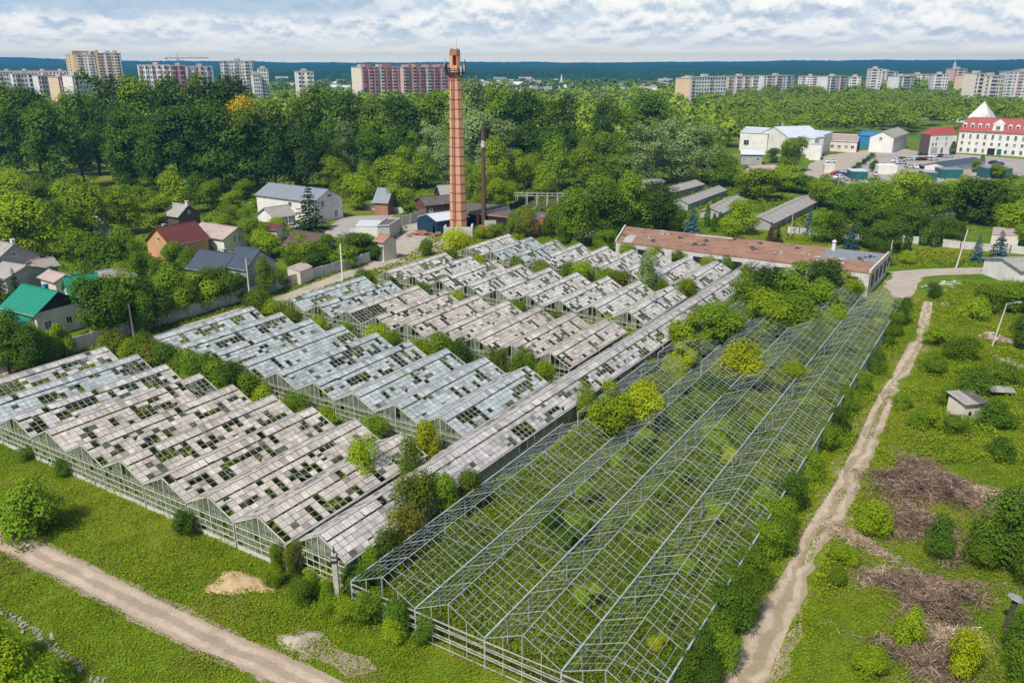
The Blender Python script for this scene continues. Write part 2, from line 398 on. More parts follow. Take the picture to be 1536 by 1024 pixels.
sl = bpy.data.lights.new('sun', 'SUN'); so = bpy.data.objects.new('sun', sl); COL.objects.link(so)
sl.energy = 4.7; sl.angle = R(4); sl.color = (1, .95, .87); so.location = (0, -50, 120)
so.rotation_euler = (R(90) - SUN_EL, 0, math.pi - SUN_AZ)
S.view_settings.view_transform = 'Standard'; S.view_settings.look = 'None'; S.view_settings.gamma = 1; S.view_settings.exposure = 0.24

hb = MB(); hb.box(-4700, -320, -1, 4700, 6650, 96)
hm = bpy.data.materials.new('haze'); hm.use_nodes = True; hn = hm.node_tree.nodes; hn.clear()
out = hn.new('ShaderNodeOutputMaterial'); pv = hn.new('ShaderNodeVolumePrincipled'); hm.node_tree.links.new(pv.outputs[0], out.inputs['Volume'])
pv.inputs['Color'].default_value = (.06, .33, .74, 1); pv.inputs['Density'].default_value = 1.7e-4; pv.inputs['Anisotropy'].default_value = .1
hz_o = hb.build('haze', hm); tag(hz_o, 'pale blue haze over the distant forest', 'haze', None, 'stuff')
S.cycles.volume_bounces = 0; S.cycles.max_bounces = 6; S.cycles.transparent_max_bounces = 24

# ------------------------------------------------------------------ ground, tracks
def ground_mat():
    m, nt, N, L, B = nodes('meadow'); g = N.new('ShaderNodeNewGeometry'); p = g.outputs['Position']
    a = noise(N, L, .035, 5, .6, p); b = noise(N, L, .5, 6, .7, p); c = noise(N, L, 6.0, 4, .7, p)
    r = ramp(N, [(.30, (.060, .120, .009)), (.48, (.105, .170, .011)), (.60, (.165, .185, .022)), (.72, (.22, .19, .06))]); L.new(a.outputs['Fac'], r.inputs['Fac'])
    r2 = ramp(N, [(.3, (.55, .55, .55)), (.7, (1.3, 1.25, 1.1))]); L.new(b.outputs['Fac'], r2.inputs['Fac'])
    o = mixc(N, L, 1, r.outputs['Color'], r2.outputs['Color'], 'MULTIPLY')
    r3 = ramp(N, [(.3, (.5, .5, .5)), (.7, (1.35, 1.35, 1.2))]); L.new(c.outputs['Fac'], r3.inputs['Fac'])
    o = mixc(N, L, .8, o, r3.outputs['Color'], 'MULTIPLY')
    L.new(o, B.inputs['Base Color']); B.inputs['Roughness'].default_value = .9; B.inputs['Specular IOR Level'].default_value = .1
    return m
def dirt_mat(name, c1, c2, wet, tracks=True):
    m, nt, N, L, B = nodes(name); g = N.new('ShaderNodeNewGeometry'); p = g.outputs['Position']
    a = noise(N, L, .35, 6, .7, p); b = noise(N, L, 4.5, 5, .75, p)
    r = ramp(N, [(.32, c2), (.62, c1)]); L.new(a.outputs['Fac'], r.inputs['Fac'])
    r2 = ramp(N, [(.3, (.72, .72, .72)), (.7, (1.16, 1.15, 1.12))]); L.new(b.outputs['Fac'], r2.inputs['Fac'])
    o = mixc(N, L, 1, r.outputs['Color'], r2.outputs['Color'], 'MULTIPLY')
    if tracks:   # two worn wheel ruts along the track, turf showing between them here and there
        uv = N.new('ShaderNodeUVMap'); s = N.new('ShaderNodeSeparateXYZ'); L.new(uv.outputs[0], s.inputs[0])
        u = math_(N, L, 'ABSOLUTE', math_(N, L, 'SUBTRACT', s.outputs['X'], .5))
        rut = ramp(N, [(.08, (1, 1, 1)), (.15, (0, 0, 0)), (.27, (0, 0, 0)), (.36, (1, 1, 1))]); L.new(math_(N, L, 'ADD', u, math_(N, L, 'MULTIPLY', math_(N, L, 'SUBTRACT', a.outputs['Fac'], .5), .25)), rut.inputs['Fac'])
        o = mixc(N, L, math_(N, L, 'MULTIPLY', rut.outputs['Color'], .55), o, wet)
    L.new(o, B.inputs['Base Color']); B.inputs['Roughness'].default_value = .95; B.inputs['Specular IOR Level'].default_value = .1
    bp = N.new('ShaderNodeBump'); bp.inputs['Strength'].default_value = .5; bp.inputs['Distance'].default_value = .06; L.new(b.outputs['Fac'], bp.inputs['Height']); L.new(bp.outputs[0], B.inputs['Normal'])
    return m
M['meadow'] = ground_mat()
M['dirt'] = dirt_mat('dirt', (.48, .39, .30), (.34, .265, .20), (.22, .175, .125))
M['dirt_pink'] = dirt_mat('dirt_pink', (.47, .375, .295), (.33, .255, .195), (.17, .16, .07))
M['yard'] = dirt_mat('yard', (.40, .355, .30), (.30, .26, .21), (.2, .2, .2), False)
M['earth'] = dirt_mat('earth', (.085, .100, .035), (.050, .085, .012), (.1, .1, .1), False)
M['asphalt'] = surf('asphalt', (.33, .30, .27), (.25, .23, .21), .08, .9)
M['rubble'] = surf('rubble', (.36, .33, .31), (.16, .14, .12), 2.0, .9, bump=1, spots=(.07, .06, .05))

me = bpy.data.meshes.new('ground'); me.from_pydata([(-4650, -300, 0), (4650, -300, 0), (4650, 6600, 0), (-4650, 6600, 0)], [], [(0, 1, 2, 3)])
me.materials.append(M['meadow']); tag(link('ground', me), None, None, None, 'structure')
ROADS = []; NARROW = []
def road(name, pxs, w, mat, seed, ragged=.25, z=.006, off=0):
    pts = [G(x, y) for x, y in pxs]; o, poly = band(name, pts, w, z, M[mat], ragged, .8, 'structure', seed); ROADS.append(poly); wn = [q * .74 for q in w] if isinstance(w, list) else w * .80; pd = densify([Vector((p[0], p[1], 0)) for p in pts], .8); ww = wn if not isinstance(wn, list) else [wn[0] + (wn[1] - wn[0]) * i / (len(pd) - 1) for i in range(len(pd))]; l_, r_ = strip(pd, ww); NARROW.append([tuple(p.xy) for p in l_] + [tuple(p.xy) for p in reversed(r_)]); return poly
road('dirt_road', [(-140, 730), (0, 807), (120, 862), (250, 930), (380, 988), (500, 1040), (640, 1100)], 3.0, 'dirt', 1, .36)
road('dirt_track', [(1392, 452), (1385, 490), (1352, 560), (1322, 612), (1303, 660), (1268, 735), (1228, 800), (1200, 862), (1165, 920), (1132, 985), (1110, 1040), (1080, 1120)], [2.1, 3.6], 'dirt_pink', 2, .85)
road('farm_track', [(-60, 565), (60, 556), (190, 520), (330, 476), (440, 442), (520, 412), (580, 392), (612, 372), (628, 350), (650, 322)], [2.2, 5.5], 'yard', 3, .3)
road('gravel_road', [(1345, 412), (1400, 408), (1500, 405), (1640, 402)], 5.0, 'yard', 4, .2)
patch('gravel_yard', px([(1326, 430), (1338, 412), (1385, 407), (1376, 430), (1362, 448), (1342, 446)]), .010, M['yard'], ragged=.5)
patch('dirt_yard', px([(608, 335), (640, 318), (690, 372), (660, 400), (585, 412), (560, 402)]), .010, M['yard'], ragged=.6)
patch('works_yard', px([(1215, 246), (1240, 233), (1290, 226), (1345, 221), (1400, 232), (1345, 231), (1292, 239), (1240, 270), (1205, 262)]), .008, M['yard'], ragged=.6)
road('park_road', [(20, 236), (110, 241), (190, 252), (250, 262)], 4.5, 'yard', 6, .2)
patch('house_yard', px([(480, 350), (515, 325), (590, 322), (580, 345), (520, 360)]), .010, M['asphalt'])
patch('gravel_path', px([(850, 372), (872, 330), (888, 330), (893, 345), (885, 372)]), .010, M['yard'], ragged=.4)
patch('car_park', px([(1240, 268), (1292, 236), (1345, 228), (1400, 228), (1545, 240), (1545, 262), (1440, 276), (1330, 280), (1262, 292)]), .010, M['asphalt'])
patch('bare_earth', px([(430, 972), (450, 945), (478, 940), (500, 962), (540, 985), (560, 1004), (520, 1012), (470, 992)]), .008, M['dirt'], ragged=.5)
patch('garden_soil', px([(40, 545), (0, 556), (0, 580), (20, 575)]), .008, M['yard'], ragged=.3)
patch('greenhouse_floor', ca([(-101.5, 38.9), (-45.6, 38.9), (-44.5, 150), (-96, 150)]), .008, M['earth'])
patch('frame_floor', ca([(-38.0, 38.2), (-13.6, 38.2), (-13.4, 143.5), (-36.5, 130)]), .012, M['earth'])
# ------------------------------------------------------------------ glass houses
def glass_mat(name, col, dirt, green=False):
    m, nt, N, L, B = nodes(name); tc = N.new('ShaderNodeTexCoord'); g = N.new('ShaderNodeNewGeometry'); v = tc.outputs['Object']
    r = ramp(N, [(0, tuple(c * .50 for c in col)), (.05, tuple(c * .76 for c in col)), (.25, tuple(c * .93 for c in col)), (.75, col), (1, tuple(min(1, c * 1.14) for c in col))]); L.new(g.outputs['Random Per Island'], r.inputs['Fac'])
    n = noise(N, L, .45, 6, .75, g.outputs['Position']); r2 = ramp(N, [(.40, (1.1, 1.1, 1.1)), (.62, tuple(q * .78 for q in dirt))]); L.new(n.outputs['Fac'], r2.inputs['Fac'])
    o = mixc(N, L, .85, r.outputs['Color'], r2.outputs['Color'], 'MULTIPLY')
    n3 = noise(N, L, 2.2, 4, .7, v, (.5, 3, .5)); r3 = ramp(N, [(.35, (.72, .71, .68)), (.6, (1.06, 1.06, 1.06))]); L.new(n3.outputs['Fac'], r3.inputs['Fac'])
    o = mixc(N, L, 1, o, r3.outputs['Color'], 'MULTIPLY')
    L.new(o, B.inputs['Base Color']); B.inputs['Roughness'].default_value = .38; B.inputs['Specular IOR Level'].default_value = .35
    if green:
        t = N.new('ShaderNodeBsdfTransparent'); mx = N.new('ShaderNodeMixShader'); rr = ramp(N, [(0, (.25,) * 3), (1, (.85,) * 3)]); L.new(n3.outputs['Fac'], rr.inputs['Fac'])
        n4 = noise(N, L, .9, 4, .7, g.outputs['Position']); r4 = ramp(N, [(.34, (.06,) * 3), (.70, (.80,) * 3)]); L.new(n4.outputs['Fac'], r4.inputs['Fac'])
        L.new(r4.outputs['Color'], mx.inputs[0]); L.new(t.outputs[0], mx.inputs[1]); L.new(B.outputs[0], mx.inputs[2]); L.new(mx.outputs[0], N['Material Output'].inputs['Surface'])
    return m
M['pane_warm'] = glass_mat('pane_warm', (.525, .48, .435), (.78, .74, .70))
M['pane_cool'] = glass_mat('pane_cool', (.43, .47, .475), (.74, .77, .78))
M['pane_white'] = glass_mat('pane_white', (.55, .535, .505), (.80, .78, .75))
M['pane_lilac'] = glass_mat('pane_lilac', (.50, .475, .465), (.78, .77, .76))
M['pane_green'] = glass_mat('pane_green', (.40, .43, .34), (.60, .62, .50), True)
M['pane_dirty'] = glass_mat('pane_dirty', (.33, .315, .25), (.5, .55, .4), False)
M['pane_clear'] = glass_mat('pane_clear', (.20, .215, .18), (.6, .62, .5), True)
M['bar'] = surf('bar', (.46, .45, .41), (.27, .25, .22), 1.4, .6, .1, spots=(.20, .13, .08))
M['bar_gate'] = surf('bar_gate', (.50, .52, .44), (.34, .36, .28), 1.4, .6)
M['gutter'] = surf('gutter', (.38, .36, .33), (.22, .21, .19), .8, .7, .1)
M['steel'] = surf('steel', (.42, .47, .48), (.26, .30, .31), .7, .5, .2, spots=(.25, .17, .12))
M['steel_dull'] = surf('steel_dull', (.30, .345, .35), (.18, .21, .215), .9, .55, .2, spots=(.26, .20, .15))
M['concrete'] = surf('concrete', (.44, .42, .39), (.31, .29, .26), .6, .9, spots=(.24, .22, .19))
M['concrete_pale'] = surf('concrete_pale', (.52, .50, .47), (.40, .38, .35), .5, .9, spots=(.28, .27, .22))

ROWT = [0, .27, .455, .64, .82, 1.0]
def holes(nL, r, dens, strips=1.0, far=False):
    Hh = np.zeros((nL, 5), bool)
    for _ in range(int(nL * dens * 1.15)):
        i = int(nL * (r.random() + r.gauss(0, .02))) % nL; j = r.choice((1, 1, 2, 2, 3, 3, 4)); k = r.random()
        if k < (.85 if far else .55) * strips:                           # a whole column slipped out
            for jj in range(j, min(5, j + r.choice((2, 2, 3, 4)))): Hh[i, jj] = True
        elif k < .92:                                  # a ragged gap
            w = r.choice((1, 2, 2, 3, 4, 5)); h = r.choice((1, 1, 2, 2))
            for ii in range(i, min(nL, i + w)):
                for jj in range(j, min(5, j + h)):
                    if r.random() < .85: Hh[ii, jj] = True
        else: Hh[i, j] = True
    for i in range(nL):
        if r.random() < dens * .10: Hh[i, 0] = True
    return Hh
def slope(sgn, hw, ez, rz, L_, nL, Hh, r, parent, mat, mess=1.0):
    """panes of one roof side: vent strip under the ridge and four rows of glass below it"""
    gl = MB(); vt = MB(); dl = L_ / nL; inset = .018
    nx, nz = (rz - ez), hw; k = math.hypot(nx, nz); nx, nz = sgn * nx / k, nz / k
    def pt(t, y, o=0.0): return (sgn * hw * t + nx * o, y, rz + (ez - rz) * t + nz * o)
    for i in range(nL):
        for j in range(5):
            if Hh[i, j]: continue
            t0, t1 = ROWT[j] + (.034 if j == 1 else .008), ROWT[j + 1] - (.004 if j else .012); y0, y1 = i * dl + inset, (i + 1) * dl - inset
            o = [r.uniform(.015, .035) for _ in range(4)]
            if r.random() < .07 * mess: o[2] += .05; o[3] += r.uniform(0, .08)
            if j == 0:
                lift = .05 + (.16 if r.random() < .06 * mess else 0); o = [.06, .06, .06 + lift * .6, .06 + lift * .6]
            if j and r.random() < .04 * mess: t0 += r.uniform(.02, .10)      # slid down, gap above it
            q = [pt(t0, y0, o[0]), pt(t0, y1, o[1]), pt(t1, y1, o[2]), pt(t1, y0, o[3])]
            if sgn > 0: q = [q[3], q[2], q[1], q[0]]
            if j and r.random() < .008 * mess: q = q[:3]                       # broken to a shard
            (vt if j == 0 else gl).face(q, 1 if j and r.random() < .07 * mess else 0)
    gl.build('glazing', [M[mat], M['pane_clear']], parent); vt.build('ridge_vent', M[mat], parent)
def frame_of(hwL, hwR, ezL, ezR, rz, L_, nL, r, parent):
    b = MB(); dl = L_ / nL
    for sgn, hw, ez in ((-1, hwL, ezL), (1, hwR, ezR)):
        for i in range(nL + 1):
            b.beam((sgn * .03, i * dl, rz - .045), (sgn * hw, i * dl, ez - .045), .035, .05)
        for t in ROWT[1:-1]:
            b.beam((sgn * hw * t, 0, rz + (ez - rz) * t - .10), (sgn * hw * t, L_, rz + (ez - rz) * t - .10), .05, .05)
    b.build('roof_bars', M['bar'], parent)
    g = MB(); g.beam((0, -.05, rz + .075), (0, L_ + .05, rz + .075), .16, .05); g.build('ridge_cap', M['bar'], parent)
    for k in range(int(L_ / 3) + 1):
        y = min(k * 3.0, L_ - .1) + .05
        p = MB(); p.box(-.06 + hwR - .1, y - .06, 0, hwR - .1 + .06, y + .06, ezR - .12); p.build('post', M['steel_dull'], parent)
        t = MB(); t.beam((-hwL + .1, y, ezL - .2), (hwR - .1, y, ezR - .2), .07, .09); t.beam((0, y, min(ezL, ezR) - .15), (0, y, rz - .14), .05); t.build('tie_beam', M['steel_dull'], parent)
def gable(y, face, hwL, hwR, ezL, ezR, rz, r, parent, mat, miss, plinth=True):
    gl = MB(); br = MB(); e = .04 * face; n = 8; w = (hwL + hwR) / n
    def zt(x): return (rz + (ezL - rz) * (-x / hwL) if x < 0 else rz + (ezR - rz) * (x / hwR)) - .08
    br_x = [-hwL + w * i for i in range(n + 1)]
    for i in range(n):
        x0, x1 = br_x[i] + .03, br_x[i + 1] - .03
        zs = [.38, .95, 1.6, 2.25]
        for j in range(4):
            if r.random() < miss: continue
            z0 = zs[j] + .02
            if j < 3: gl.face([(x0, y, z0), (x1, y, z0), (x1, y, zs[j + 1] - .02), (x0, y, zs[j + 1] - .02)])
            else: gl.face([(x0, y, z0), (x1, y, z0), (x1, y, zt(x1)), (x0, y, zt(x0))])
    gl.build('gable_glazing', M[mat], parent)
    for i, x in enumerate(br_x): br.beam((x, y + e, 0), (x, y + e, zt(x)), .09 if i % 4 == 0 else .045)
    for z in (.42, .98, 1.62, 2.27): br.beam((-hwL, y + e * 2.2, z), (hwR, y + e * 2.2, z), .05, .07)
    br.beam((-hwL, y + e, ezL - .03), (0, y + e, rz - .03), .07, .09); br.beam((0, y + e, rz - .03), (hwR, y + e, ezR - .03), .07, .09)
    br.build('gable_frame', M['bar_gate'], parent)
    if plinth:
        p = MB(); p.box(-hwL, y - .09, 0, hwR, y + .09, .34); p.build('plinth', M['concrete_pale'], parent)
EZ, RZ = 2.65, 4.15
ORD = ['first', 'second', 'third', 'fourth', 'fifth', 'sixth', 'seventh', 'eighth', 'ninth']
BL = [  # front a, back a, ridge c of the right-hand house, step, glass, hole density, name of the block
    (38.5, 57.0, -48.6, 6.2, ['pane_warm'] * 6 + ['pane_lilac', 'pane_cool', 'pane_lilac'], .44, 'in the front block'),
    (62.3, 79.9, -47.8, 6.08, ['pane_cool'] * 9, .30, 'in the second block'),
    (85.8, 103.0, -47.8, 5.85, ['pane_warm'] * 7 + ['pane_cool', 'pane_cool'], .26, 'in the middle block'),
    (107.8, 125.0, -47.0, 5.83, ['pane_white'] * 9, .32, 'in the fourth block back'),
    (131.3, 147.2, -46.5, 5.78, ['pane_white'] * 6 + ['pane_cool', 'pane_cool', 'pane_white'], .36, 'in the rearmost block')]
TONE = {'pane_warm': 'pinkish-beige', 'pane_cool': 'blue-grey', 'pane_white': 'chalky white', 'pane_lilac': 'lilac-grey'}
for bi, (a0, a1, c0, st, glass, dens, where) in enumerate(BL):
    a0, a1, c0, st = a0 * K, a1 * K, c0 * K, st * K
    for k in range(9):
        r = random.Random(bi * 31 + k * 7 + 3); L_ = a1 - a0 + r.uniform(-.25, .25); nL = int(L_ / .72); hw = st / 2 - .13
        d = dens * r.uniform(.75, 1.35) * (1.25 if bi == 0 and k >= 5 else 1)
        t = empty('greenhouse', P(c0 - st * k, a0, 0), -AZ, f'{TONE[glass[k]]} gabled greenhouse, {ORD[k]} from the long corridor, {where}', 'greenhouse', 'gabled greenhouses with broken panes')
        for sgn in (-1, 1):
            Hh = holes(nL, r, d, 1.0, bi > 1)
            if bi == 2 and k == 6 and sgn > 0: Hh[0:9, 1:5] = True       # stripped bay
            if bi == 1 and k == 8: Hh[12:20, 1:3] |= np.array([[r.random() < .7 for _ in range(2)] for _ in range(8)])
            if bi == 3 and k == 8: Hh[11:22, 1:5] |= np.array([[r.random() < .6 for _ in range(4)] for _ in range(11)])
            if bi == 0 and k in (5, 7): Hh[-4:, 1:5] |= np.array([[r.random() < .75 for _ in range(4)] for _ in range(4)])
            slope(sgn, hw, EZ, RZ, L_, nL, Hh, r, t, glass[k])
        frame_of(hw, hw, EZ, EZ, RZ, L_, nL, r, t)
        g = MB(); g.box(hw - .02, -.1, EZ - .16, hw + .28, L_ + .1, EZ - .02); g.build('gutter', M['gutter'], t)
        gable(0, -1, hw, hw, EZ, EZ, RZ, r, t, 'pane_green', .10 if bi in (0, 1) else .35)
        gable(L_, 1, hw, hw, EZ, EZ, RZ, r, t, 'pane_green', .55, False)
        if k == 8:
            sw = MB(); sf = MB()
            for i in range(int(L_ / 1.0)):
                for z0, z1 in ((.4, 1.4), (1.45, 2.5)):
                    if r.random() > .25: sw.face([(-hw, i + .03, z0), (-hw, i + .97, z0), (-hw, i + .97, z1), (-hw, i + .03, z1)])
                sf.beam((-hw - .03, i, 0), (-hw - .03, i, EZ - .1), .05)
            sw.build('side_glazing', M['pane_green'], t); sf.build('side_frame', M['bar_gate'], t)

# the long corridor house that links the blocks
LC0, LC1, LA0, LA1 = -42.2 * K, -40.1 * K, 39.0 * K, 155.5 * K
ang = math.atan2(LC1 - LC0, LA1 - LA0); LL = math.hypot(LC1 - LC0, LA1 - LA0); nL = int(LL / .74)
t = empty('greenhouse', P(LC0, LA0), -AZ - ang, 'very long narrow lilac-grey greenhouse running the whole length of the site', 'greenhouse')
r = random.Random(99); hwL, hwR, ezL, ezR, rz = 3.1, 2.75, 2.5, 2.75, 4.3
for sgn, hw, ez in ((-1, hwL, ezL), (1, hwR, ezR)):
    Hh = holes(nL, r, .10 if sgn > 0 else .16); Hh[:nL // 8, 1:3] &= False
    for k in range(int(nL * .5)):
        i = int(nL * (.45 + .55 * r.random())); j = r.choice((1, 2, 3)); Hh[i, j:j + 2] |= r.random() < .45
    for i0, i1, j0, j1 in ((35, 39, 2, 5), (64, 66, 1, 4), (104, 109, 1, 5)): Hh[i0:i1, j0:j1] = True
    if sgn > 0: Hh[26:29, 3:5] = False
    slope(sgn, hw, ez, rz, LL, nL, Hh, r, t, 'pane_lilac')
frame_of(hwL, hwR, ezL, ezR, rz, LL, nL, r, t)
g = MB(); g.box(hwR - .02, -.1, ezR - .16, hwR + .22, LL + .1, ezR - .03); g.build('gutter', M['gutter'], t)
gable(0, -1, hwL, hwR, ezL, ezR, rz, r, t, 'pane_green', .45)
sw = MB(); sf = MB(); n = int(LL / 1.5)
for i in range(n):
    y0, y1 = i * LL / n + .05, (i + 1) * LL / n - .05
    for z0, z1 in ((.5, 1.5), (1.56, 2.55)):
        if r.random() > .10: sw.face([(hwR - .05, y0, z0), (hwR - .05, y1, z0), (hwR - .05, y1, z1), (hwR - .05, y0, z1)])
    sf.box(hwR - .09, y0 - .09, 0, hwR + (.06 if i % 2 == 0 else .0), y0 - .01, 2.58)
sf.box(hwR - .1, 0, 0, hwR + .03, LL, .48); sf.box(hwR - .09, 0, 1.49, hwR, LL, 1.57)
sw.build('side_wall', M['pane_dirty'], t); sf.build('side_frame', M['concrete'], t)

# ------------------------------------------------------------------ stripped frames on the right
def frame_span(name, c, segs, hwL, hwR, label, first=False, last=False):
    a0 = segs[0][0]; e = empty(name, P(c, a0), -AZ, label, 'greenhouse frame', 'bare steel greenhouse frames')
    r = random.Random(int(-c * 10)); rp = .75
    for s0, s1 in segs:
        rb = MB(); lat = {-1: MB(), 1: MB()}; gb = MB()
        y0, y1 = s0 - a0, s1 - a0
        for i in range(int((y1 - y0) / 3) + 1):               # one seam of the ridge tube every bay, each a touch out of line
            ya = y0 + i * 3; yb = min(ya + 3, y1)
            if yb - ya > .2: rb.beam((r.uniform(-.03, .03), ya, RZ + r.uniform(-.03, .03)), (r.uniform(-.03, .03), yb, RZ + r.uniform(-.03, .03)), .06, .06)
        n = int((y1 - y0) / rp)
        for sgn, hw in ((-1, hwL), (1, hwR)):
            for i in range(n + 1):
                y = y0 + i * rp
                if r.random() < .10: continue
                if i % 4 == 0: continue
                bend = r.gauss(0, .08); t1 = 1.0 if r.random() > .06 else r.uniform(.5, .9)
                lat[sgn].beam((0, y, RZ - .02), (sgn * hw * .5 * t1, y + bend, RZ + (EZ - RZ) * .5 * t1 - abs(r.gauss(0, .07))), .021)
                lat[sgn].beam((sgn * hw * .5 * t1, y + bend, RZ + (EZ - RZ) * .5 * t1 - .02), (sgn * hw * t1, y + r.gauss(0, .03), RZ + (EZ - RZ) * t1), .021)
            for tt in (.2, .4, .6, .8):
                yy = y0
                while yy < y1 - .5:
                    ye = min(yy + 6, y1)
                    if r.random() > .06: lat[sgn].beam((sgn * hw * tt, yy, RZ + (EZ - RZ) * tt - .05 + r.gauss(0, .03)), (sgn * hw * tt + r.gauss(0, .03), ye, RZ + (EZ - RZ) * tt - .05 + r.gauss(0, .03)), .028)
                    yy = ye
        sides = [(1, hwR)] + ([(-1, hwL)] if first else [])
        for sgn, hw in sides: gb.box(sgn * hw - .06, y0 - .05, EZ - .12, sgn * hw + .06, y1 + .05, EZ + .01)
        for i in range(n // 4 + 1):
            y = y0 + i * 3
            tr = MB()
            for sgn, hw in ((-1, hwL), (1, hwR)): tr.beam((0, y, RZ), (sgn * (hw - .1), y, EZ), .042)
            tr.build('truss', M['steel'], e)
            if r.random() < .75:
                tb = MB(); tb.beam((-hwL + .1, y, EZ - .25), (hwR - .1, y, EZ - .25), .034); tb.beam((0, y, EZ - .25), (0, y, RZ - .06), .03)
                tb.build('tie_beam', M['steel_dull'], e)
            for sgn, hw in sides:
                p = MB(); p.box(sgn * hw - .055, y - .055, 0, sgn * hw + .055, y + .055, EZ - .13); p.build('post', M['steel'], e)
        rb.build('ridge_beam', M['steel'], e); gb.build('gutter_beam', M['steel'], e)
        for sgn in (-1, 1): lat[sgn].build('roof_lattice', M['steel_dull' if sgn < 0 else 'steel'], e)
    f = MB()                                                  # the front wall: uprights and rails, slack at the left
    for i in range(5):
        x = -hwL + (hwL + hwR) * i / 4; zt = RZ + (EZ - RZ) * (abs(x) / (hwL if x < 0 else hwR))
        f.beam((x, -.02, 0), (x, -.02, zt if i in (1, 2, 3) else EZ), .05)
    for z in (.3, 1.0, 1.2, 1.75, 1.95, EZ - .25): f.beam((-hwL, -.07, z + r.gauss(0, .03)), (hwR, -.07, z + r.gauss(0, .03)), .05, .07)
    f.build('front_rails', M['bar'], e)
    if last:
        w = MB(); y1 = segs[-1][1] - a0
        for i in range(int(y1 / 1.5)):
            w.beam((hwR + .03, i * 1.5 + .75, 0), (hwR + .03 + r.gauss(0, .04), i * 1.5 + .75, EZ - .1), .04)
        for z in (.9, 1.8): w.beam((hwR + .06, 0, z), (hwR + .06, y1, z), .045)
        w.build('side_rails', M['steel_dull'], e)
FG = [K * q for q in (-37.6, -31.55, -25.6, -19.7, -13.6)]
FR = [(-34.5, [(37.5, 70.5), (74, 93.3), (97, 104.5), (112, 128.7)], 'against the long corridor house, broken by trees'),
      (-28.6, [(37.5, 117.7)], 'second from the corridor, ending at the trees'),
      (-22.6, [(37.5, 140.5)], 'second from the dirt track'),
      (-16.6, [(37.5, 143.5)], 'nearest the dirt track on the right')]
for i, (c, segs, w_) in enumerate(FR):
    c *= K; segs = [(p * K, q * K) for p, q in segs]
    frame_span('bare_greenhouse', c, segs, c - FG[i], FG[i + 1] - c, 'bare steel greenhouse without glass, ' + w_, i == 0, i == 3)
# ------------------------------------------------------------------ buildings
M['white'] = surf('white_render', (.68, .66, .62), (.55, .53, .49), .4, .9)
M['cream'] = surf('cream_render', (.62, .56, .47), (.52, .46, .38), .4, .9)
M['yellow'] = surf('yellow_render', (.56, .43, .24), (.48, .36, .20), .2, .9)
M['orange'] = surf('orange_render', (.52, .30, .15), (.44, .25, .13), .5, .9)
M['grey'] = surf('grey_render', (.36, .36, .35), (.27, .27, .26), .5, .9)
M['grey_dark'] = surf('grey_dark', (.16, .16, .17), (.10, .10, .11), .5, .9)
M['wood_dark'] = surf('wood_dark', (.050, .032, .026), (.028, .02, .017), 3, .8, stretch=(1, 1, 6))
M['wood_mauve'] = surf('wood_mauve', (.11, .075, .075), (.07, .05, .05), 3, .8, stretch=(1, 1, 6))
M['rust_wall'] = surf('rust_wall', (.13, .065, .045), (.08, .045, .035), .8, .8)
M['roof_slate'] = surf('roof_slate', (.20, .225, .245), (.16, .18, .20), .3, .5, stretch=(6, 1, 1))
M['roof_navy'] = surf('roof_navy', (.050, .068, .095), (.036, .050, .070), .4, .5, stretch=(6, 1, 1))
M['roof_red'] = surf('roof_red', (.135, .040, .032), (.095, .030, .026), .5, .6, stretch=(1, 8, 1))
M['roof_brown'] = surf('roof_brown', (.105, .062, .052), (.075, .046, .040), .6, .6)
M['roof_green'] = surf('roof_green', (.012, .200, .125), (.010, .155, .100), .4, .45, stretch=(6, 1, 1))
M['roof_asbestos'] = surf('roof_asbestos', (.33, .31, .285), (.22, .205, .19), .5, .9, stretch=(6, 1, 1), spots=(.15, .13, .11))
M['roof_pink'] = surf('roof_pink', (.38, .30, .265), (.29, .235, .21), .5, .9, spots=(.2, .18, .16))
M['roof_dark'] = surf('roof_dark', (.115, .10, .09), (.07, .062, .058), .4, .9, spots=(.19, .16, .14))
M['roof_hotel'] = surf('roof_hotel', (.32, .060, .045), (.25, .050, .040), .2, .6)
M['roof_rust'] = surf('roof_rust', (.31, .175, .115), (.215, .115, .078), .22, .95, bump=.6, spots=(.10, .055, .04), stretch=(1, 1, 1))
M['roof_sheet'] = surf('roof_sheet', (.50, .54, .57), (.42, .46, .50), .2, .5)
M['teal'] = surf('teal', (.020, .115, .115), (.015, .085, .09), .5, .5)
M['blue'] = surf('blue', (.035, .20, .38), (.03, .15, .30), .5, .5)
M['blue_dark'] = surf('blue_dark', (.012, .045, .085), (.010, .035, .06), .5, .5)
M['brick'] = surf('brick', (.36, .165, .10), (.27, .12, .075), .7, .9, spots=(.40, .22, .15), bump=.3)
M['chimney_brick'] = surf('chimney_brick', (.62, .31, .19), (.52, .24, .145), .5, .9, spots=(.52, .31, .21), bump=.3)
M['terracotta'] = surf('terracotta', (.33, .17, .11), (.24, .12, .08), 1.2, .9)
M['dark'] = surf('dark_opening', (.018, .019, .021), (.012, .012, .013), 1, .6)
M['frame_white'] = surf('frame_white', (.72, .72, .70), (.62, .62, .60), 1, .5)
M['pink'] = surf('pink_render', (.42, .185, .165), (.35, .15, .135), .1, .9)
M['rose'] = surf('rose_render', (.55, .36, .32), (.47, .31, .27), .1, .9)
M['stain_white'] = surf('stain_white', (.60, .60, .58), (.42, .42, .41), .08, .9, spots=(.30, .30, .29))
M['peach'] = surf('peach_render', (.60, .44, .29), (.52, .39, .26), .1, .9)
